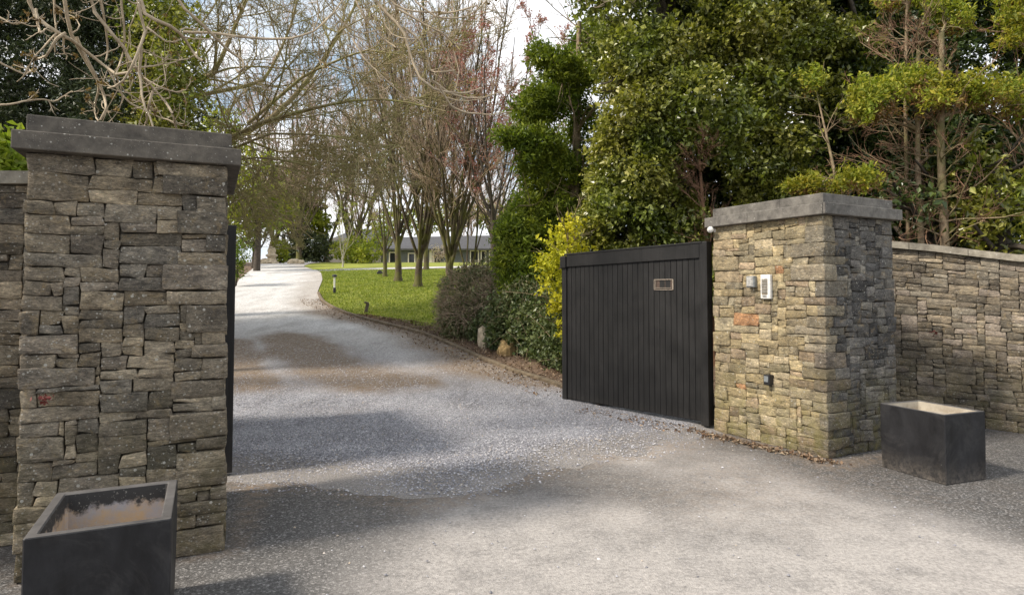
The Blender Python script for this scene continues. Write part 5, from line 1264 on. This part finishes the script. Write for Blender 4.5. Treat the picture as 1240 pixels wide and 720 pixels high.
shelf_tree(1010, 205, 300, 10.0, 0.03, [(1042, 215, 9.4, 24, 12), (1010, 222, 9.5, 12, 8), (968, 228, 9.6, 20, 6), (985, 222, 9.5, 14, 7), (985, 96, 10.4, 16, 12)], 55, 'low russet and green cypress tufts just behind the ochre pillar cap', 30)

# ---- house beyond the lawn, and the chimneyed roof further left
M['slate_roof'] = simple('slate_roof', (0.065, 0.065, 0.07), 0.7, 0, 0.25, 4)
M['cladding'] = simple('grey_cladding', (0.10, 0.105, 0.11), 0.7, 0, 0.2, 3)
M['render_wall'] = simple('pale_render', (0.20, 0.18, 0.15), 0.9, 0, 0.1, 3)
M['frame_w'] = simple('cream_frame', (0.62, 0.56, 0.46), 0.6)
M['glass'] = simple('dark_glass', (0.02, 0.022, 0.025), 0.08, 0, 0.05)
M['brick'] = simple('stone_chimney', (0.10, 0.08, 0.06), 0.9, 0, 0.4, 6)
def wpos(px, py, D): return atD(px, py, D)
hs = root_at('house', (-9.5, 82, float(H(82))), 'low dark clad house with slate roof and cream window frames behind the lawn trees', 'house')
HD = 80.0; x0 = (462 - CX) / F * HD; x1 = (640 - CX) / F * HD; zg = float(H(80)) - 0.2; ze = float(atD(500, 301, HD)[2]); zr = float(atD(500, 287, HD + 4)[2])
b = Buf(); b.box(((x0 + x1) / 2, HD + 4, (zg + ze) / 2), (x1 - x0, 8, ze - zg), None, 0.02); addpart(hs, b, 'wall', M['cladding'])
b = Buf(); V = [(x0 - .5, HD - .6, ze), (x1 + .5, HD - .6, ze), (x1 + .5, HD + 8.6, ze), (x0 - .5, HD + 8.6, ze), (x0 + 1.5, HD + 4, zr), (x1 - .5, HD + 4, zr + .3), (x0 - .5, HD - .6, ze - .2), (x1 + .5, HD - .6, ze - .2), (x1 + .5, HD + 8.6, ze - .2), (x0 - .5, HD + 8.6, ze - .2)]
b.add(V, Q=[(0, 1, 5, 4), (2, 3, 4, 5), (6, 7, 1, 0), (7, 8, 2, 1), (8, 9, 3, 2), (9, 6, 0, 3), (6, 9, 8, 7)], T=[(3, 0, 4), (1, 2, 5)]); addpart(hs, b, 'roof', M['slate_roof'])
for (pa, pb, top_, kind) in [(471, 481, 305, 0), (494, 503, 306, 0), (505, 513, 305, 0), (520, 523, 303, 2), (524, 534, 303, 1), (569, 580, 303, 1), (582, 589, 303, 1), (592, 602, 303, 1), (606, 616, 303, 1)]:
    a = atD(pa, top_, HD - .05); c = atD(pb, 330, HD - .05); cz = (a[2] + zg + .35) / 2; hh_ = a[2] - zg - .35; ww = c[0] - a[0]; mx_ = (a[0] + c[0]) / 2
    root_w = None
    b = Buf()
    if kind == 2: b.box((mx_, HD - .06, cz), (ww, .1, hh_), None, .01); addpart(hs, b, 'panel', M['frame_w']); continue
    for (ox, oz, w_, h_) in ((0, hh_ / 2 - .06, ww, .12), (0, -hh_ / 2 + .06, ww, .12), (-ww / 2 + .07, 0, .14, hh_ - .24), (ww / 2 - .07, 0, .14, hh_ - .24)):
        b.box((mx_ + ox, HD - .07, cz + oz), (w_, .14, h_), None, .01)
    f_ = addpart(hs, b, 'window', M['frame_w'])
    b = Buf(); b.box((mx_, HD - .03, cz), (ww - .26, .05, hh_ - .22), None, .005); g_ = b.build('pane', M['glass'], f_, offset=hs.location)
h2 = root_at('house', (-26, 100, float(H(100))), 'distant house showing only a grey roof and one stone chimney beyond the laurel', 'house')
D2h = 98.0; xa, xb = (398 - CX) / F * D2h, (466 - CX) / F * D2h; ze2 = float(atD(400, 292, D2h)[2]); zr2 = float(atD(430, 277, D2h + 4)[2])
b = Buf(); b.box(((xa + xb) / 2, D2h + 4, (6 + ze2) / 2), (xb - xa, 8, ze2 - 5), None, .02); addpart(h2, b, 'wall', M['render_wall'])
b = Buf(); V = [(xa - .4, D2h - .5, ze2), (xb + .4, D2h - .5, ze2), (xb + .4, D2h + 8.5, ze2), (xa - .4, D2h + 8.5, ze2), (xa + 3, D2h + 4, zr2), (xb - 1, D2h + 4, zr2), (xa - .4, D2h - .5, ze2 - .2), (xb + .4, D2h - .5, ze2 - .2), (xb + .4, D2h + 8.5, ze2 - .2), (xa - .4, D2h + 8.5, ze2 - .2)]
b.add(V, Q=[(0, 1, 5, 4), (2, 3, 4, 5), (6, 7, 1, 0), (7, 8, 2, 1), (8, 9, 3, 2), (9, 6, 0, 3), (6, 9, 8, 7)], T=[(3, 0, 4), (1, 2, 5)]); rf = addpart(h2, b, 'roof', M['slate_roof'])
b = Buf(); cq = atD(423, 274, D2h + 3); b.box((cq[0], cq[1], cq[2] - .4), (1.15, .9, 2.4), None, .03); b.box((cq[0], cq[1], cq[2] + .86), (1.3, 1.05, .15), None, .02)
for k_ in (-.3, .3): tubes(b, np.array([(cq[0] + k_, cq[1], cq[2] + .9), (cq[0] + k_, cq[1], cq[2] + 1.3)]), np.array([.15, .13]), 8)
b.build('chimney', M['brick'], rf, offset=h2.location)

# ---- garden details
q = gy(444, 379); b = Buf(); Mx = np.array(Matrix.Rotation(math.radians(12), 3, 'Y')); b.box((0, 0, .14), (.09, .08, .34), Mx, .012); b.box((-.01, 0, .31), (.115, .105, .05), Mx, .01)
o = b.build('wooden_post', M['wood']); o.location = tuple(float(v) for v in q); tag(o, 'short leaning wooden stake on the grass beside the kerb', 'stake')
q = gy(405, 355); bo = root_at('bollard_light', q, 'slim bollard light with black base and pale stem where drive meets lawn', 'bollard light')
b = Buf(); tubes(b, np.array([(0, 0, 0), (0, 0, .22), (0, 0, .221)]), np.array([.055, .055, .03]), 12); b.build('base', M['black_pl'], bo)
b = Buf(); tubes(b, np.array([(0, 0, .22), (0, 0, .62)]), np.array([.035, .035]), 12); b.build('pole', M['white'], bo)
b = Buf(); tubes(b, np.array([(0, 0, .62), (0, 0, .64), (0, 0, .70), (0, 0, .73)]), np.array([.03, .10, .09, .02]), 12); b.build('lamp_head', M['black_pl'], bo)
q = gy(460, 332.5)
b = Buf(); b.box((0, 0, .08), (.3, .3, .16), None, .03); b.box((0, 0, .20), (.18, .18, .08), None, .02); o = b.build('garden_light', M['black_pl']); o.location = tuple(float(v) for v in q); tag(o, 'squat dark garden light beside the side path', 'garden light')
q = atD(329, 308, 49); q[2] = float(H(49)); st = root_at('garden_ornament', q, 'pale stone garden ornament left of the clipped round shrub', 'ornament')
b = Buf(); pr = [(0, .55), (.15, .55), (.2, .4), (.5, .3), (.6, .45), (.7, .45), (.8, .25), (1.0, .33), (1.2, .28), (1.35, .1)]
tubes(b, np.array([(0, 0, a) for a, _ in pr]), np.array([r for _, r in pr]), 14); b.build('body', M['rock'], st, smooth=True)
for i_, (px_, py_, s_) in enumerate([(322, 314, .5), (356, 316, .45), (364, 316, .3)]):
    q = atD(px_, py_, 48.6); q[2] = float(H(48.6)) + .15
    rng2 = np.random.default_rng(i_); V, Q = cg(5, 5, 5); V = V / (np.linalg.norm(V, axis=1, keepdims=True) ** .8); V = V * (1 + .25 * noise3(V + i_ * 5, 1.5, 1)[:, None]) * np.array([s_, s_ * .7, s_ * .6])
    b = Buf(); b.add(V, Q=Q); o = b.build('rock', M['rock']); o.location = tuple(float(v) for v in q)
    tag(o, ['pale boulder on the soil left of the clipped shrub', 'largest pale boulder at the end of the drive, right of the clipped shrub', 'smallest pale boulder under the dark yew'][i_], 'rock', 'pale boulders at the far end of the drive')

# ---- ground cover: loose stones, litter, grass
rng = np.random.default_rng(77)
n = 60000
px = rng.uniform(283, 900, n * 2); py = rng.uniform(440, 600, n * 2)
r = np.array([ray(a, b_) for a, b_ in zip(px[:n], py[:n])]); t = (0 - EYE) / r[:, 2]; X = r[:, 0] * t; Y = r[:, 1] * t
X += rng.normal(size=n) * .05
bd = border(X, Y); ok = (frontd(X, Y) > 0.55 - rng.random(n) ** 1.3 * 1.15) & (Y > 4.6)
u_, v_ = Vd[:2], Pn3[:2]
ok &= X < np.interp(Y, [5, 7, 7.3, 9, 10.5], [3.0, 2.3, 2.15, 0.85, .7]) + .1
X, Y = X[ok], Y[ok]
# strays on the tarmac
m = 9000; xs = rng.uniform(-1.8, 3.4, m); ys = rng.uniform(2.6, 7.0, m); kk = (rng.random(m) < np.exp(-np.clip(-frontd(xs, ys) * 3.2, 0, 9)) * .5 + .03) & (distseg(xs, ys, [(-2.6, 3.6), (-1.7, 3.9)]) > .1)
X = np.concatenate([X, xs[kk]]); Y = np.concatenate([Y, ys[kk]])
zz = H(Y) + np.maximum(0.0, np.minimum(border(X, Y), .02) + 0.012) + 0.003
oct_ = np.array([(1, 0, 0), (0, 1, 0), (-1, 0, 0), (0, -1, 0), (0, 0, .7), (0, 0, -.7)]); of = np.array([(0, 1, 4), (1, 2, 4), (2, 3, 4), (3, 0, 4)])
m = len(X); s_ = rng.uniform(.005, .0115, (m, 1, 1)) * (0.8 + .5 * rng.random((m, 1, 1)))
Vv = oct_[None] * s_ * rng.uniform(.6, 1.3, (m, 6, 1)); a_ = rng.uniform(0, 2 * PI, m); ca, sa = np.cos(a_), np.sin(a_)
Vx = Vv[:, :, 0] * ca[:, None] - Vv[:, :, 1] * sa[:, None]; Vy = Vv[:, :, 0] * sa[:, None] + Vv[:, :, 1] * ca[:, None]
Vw = np.stack([Vx + X[:, None], Vy + Y[:, None], Vv[:, :, 2] + zz[:, None]], -1)
b = Buf(); b.add(Vw.reshape(-1, 3), T=(of[None] + np.arange(m)[:, None, None] * 6).reshape(-1, 3)); o = b.build('loose_gravel', M['pebble']); tag(o, 'loose grey gravel chippings spilling from the drive onto the tarmac', 'gravel', kind='stuff')
# litter on the soil bed, along the kerb, and at wall feet
m = 9000; y = rng.uniform(9, 18, m); x = polyx_s(KERB, y) + 0.08 + rng.random(m) ** 1.2 * np.interp(y, [9, 14.5, 18], [3, 2.2, .3]); z = H(y) + 0.06 + rng.random(m) * .03
m2 = 1500; y2 = rng.uniform(9.2, 22, m2); x2 = polyx_s(KERB, y2) - rng.random(m2) ** 2 * .7 - .03; z2 = H(y2) + .045
m3 = 500; t3_ = rng.random(m3); x3 = 2.2 + .9 * t3_ + rng.normal(size=m3) * .06 - .12; y3 = 7.3 - 1.3 * t3_ + rng.normal(size=m3) * .06 - .08; z3 = 0.012 + 0 * x3
m4 = 500; y4 = rng.uniform(7.1, 9.2, m4); x4 = np.interp(y4, [7.2, 9], [2.25, .74]) - .08 - rng.random(m4) ** 2 * .5; z4 = .035 + 0 * x4
b = Buf(); kites(b, np.stack([np.concatenate([x, x2, x3, x4]), np.concatenate([y, y2, y3, y4]), np.concatenate([z, z2, z3, z4])], 1), 0.035, rng, 0.8, 1.6)
o = b.build('leaf_litter', M['litter']); tag(o, 'dry brown leaf litter along the kerb, bed and gate foot', 'leaf litter', kind='stuff')
m = 120000; y = 14 + rng.random(m) ** 1.3 * 26; x = polyx_s(KERB, y) + .05 + rng.random(m) * 14; z = H(y) + .02
ok = ((x / y) * F + CX < 600); x, y, z = x[ok], y[ok], z[ok]; m = len(x)
h_ = rng.uniform(.018, .042, m) * (1 + y / 60); a_ = rng.uniform(0, PI, m); w_ = .006 + y * .0005
dx, dy = np.cos(a_) * w_, np.sin(a_) * w_; lx, ly = rng.normal(size=m) * .02, rng.normal(size=m) * .02
Vg = np.stack([np.stack([x - dx, y - dy, z - .01], 1), np.stack([x + dx, y + dy, z - .01], 1), np.stack([x + lx, y + ly, z + h_], 1)], 1)
b = Buf(); b.add(Vg.reshape(-1, 3), T=np.arange(m * 3).reshape(-1, 3)); o = b.build('grass', M['grass']); tag(o, 'short bright green lawn grass', 'grass', kind='stuff')
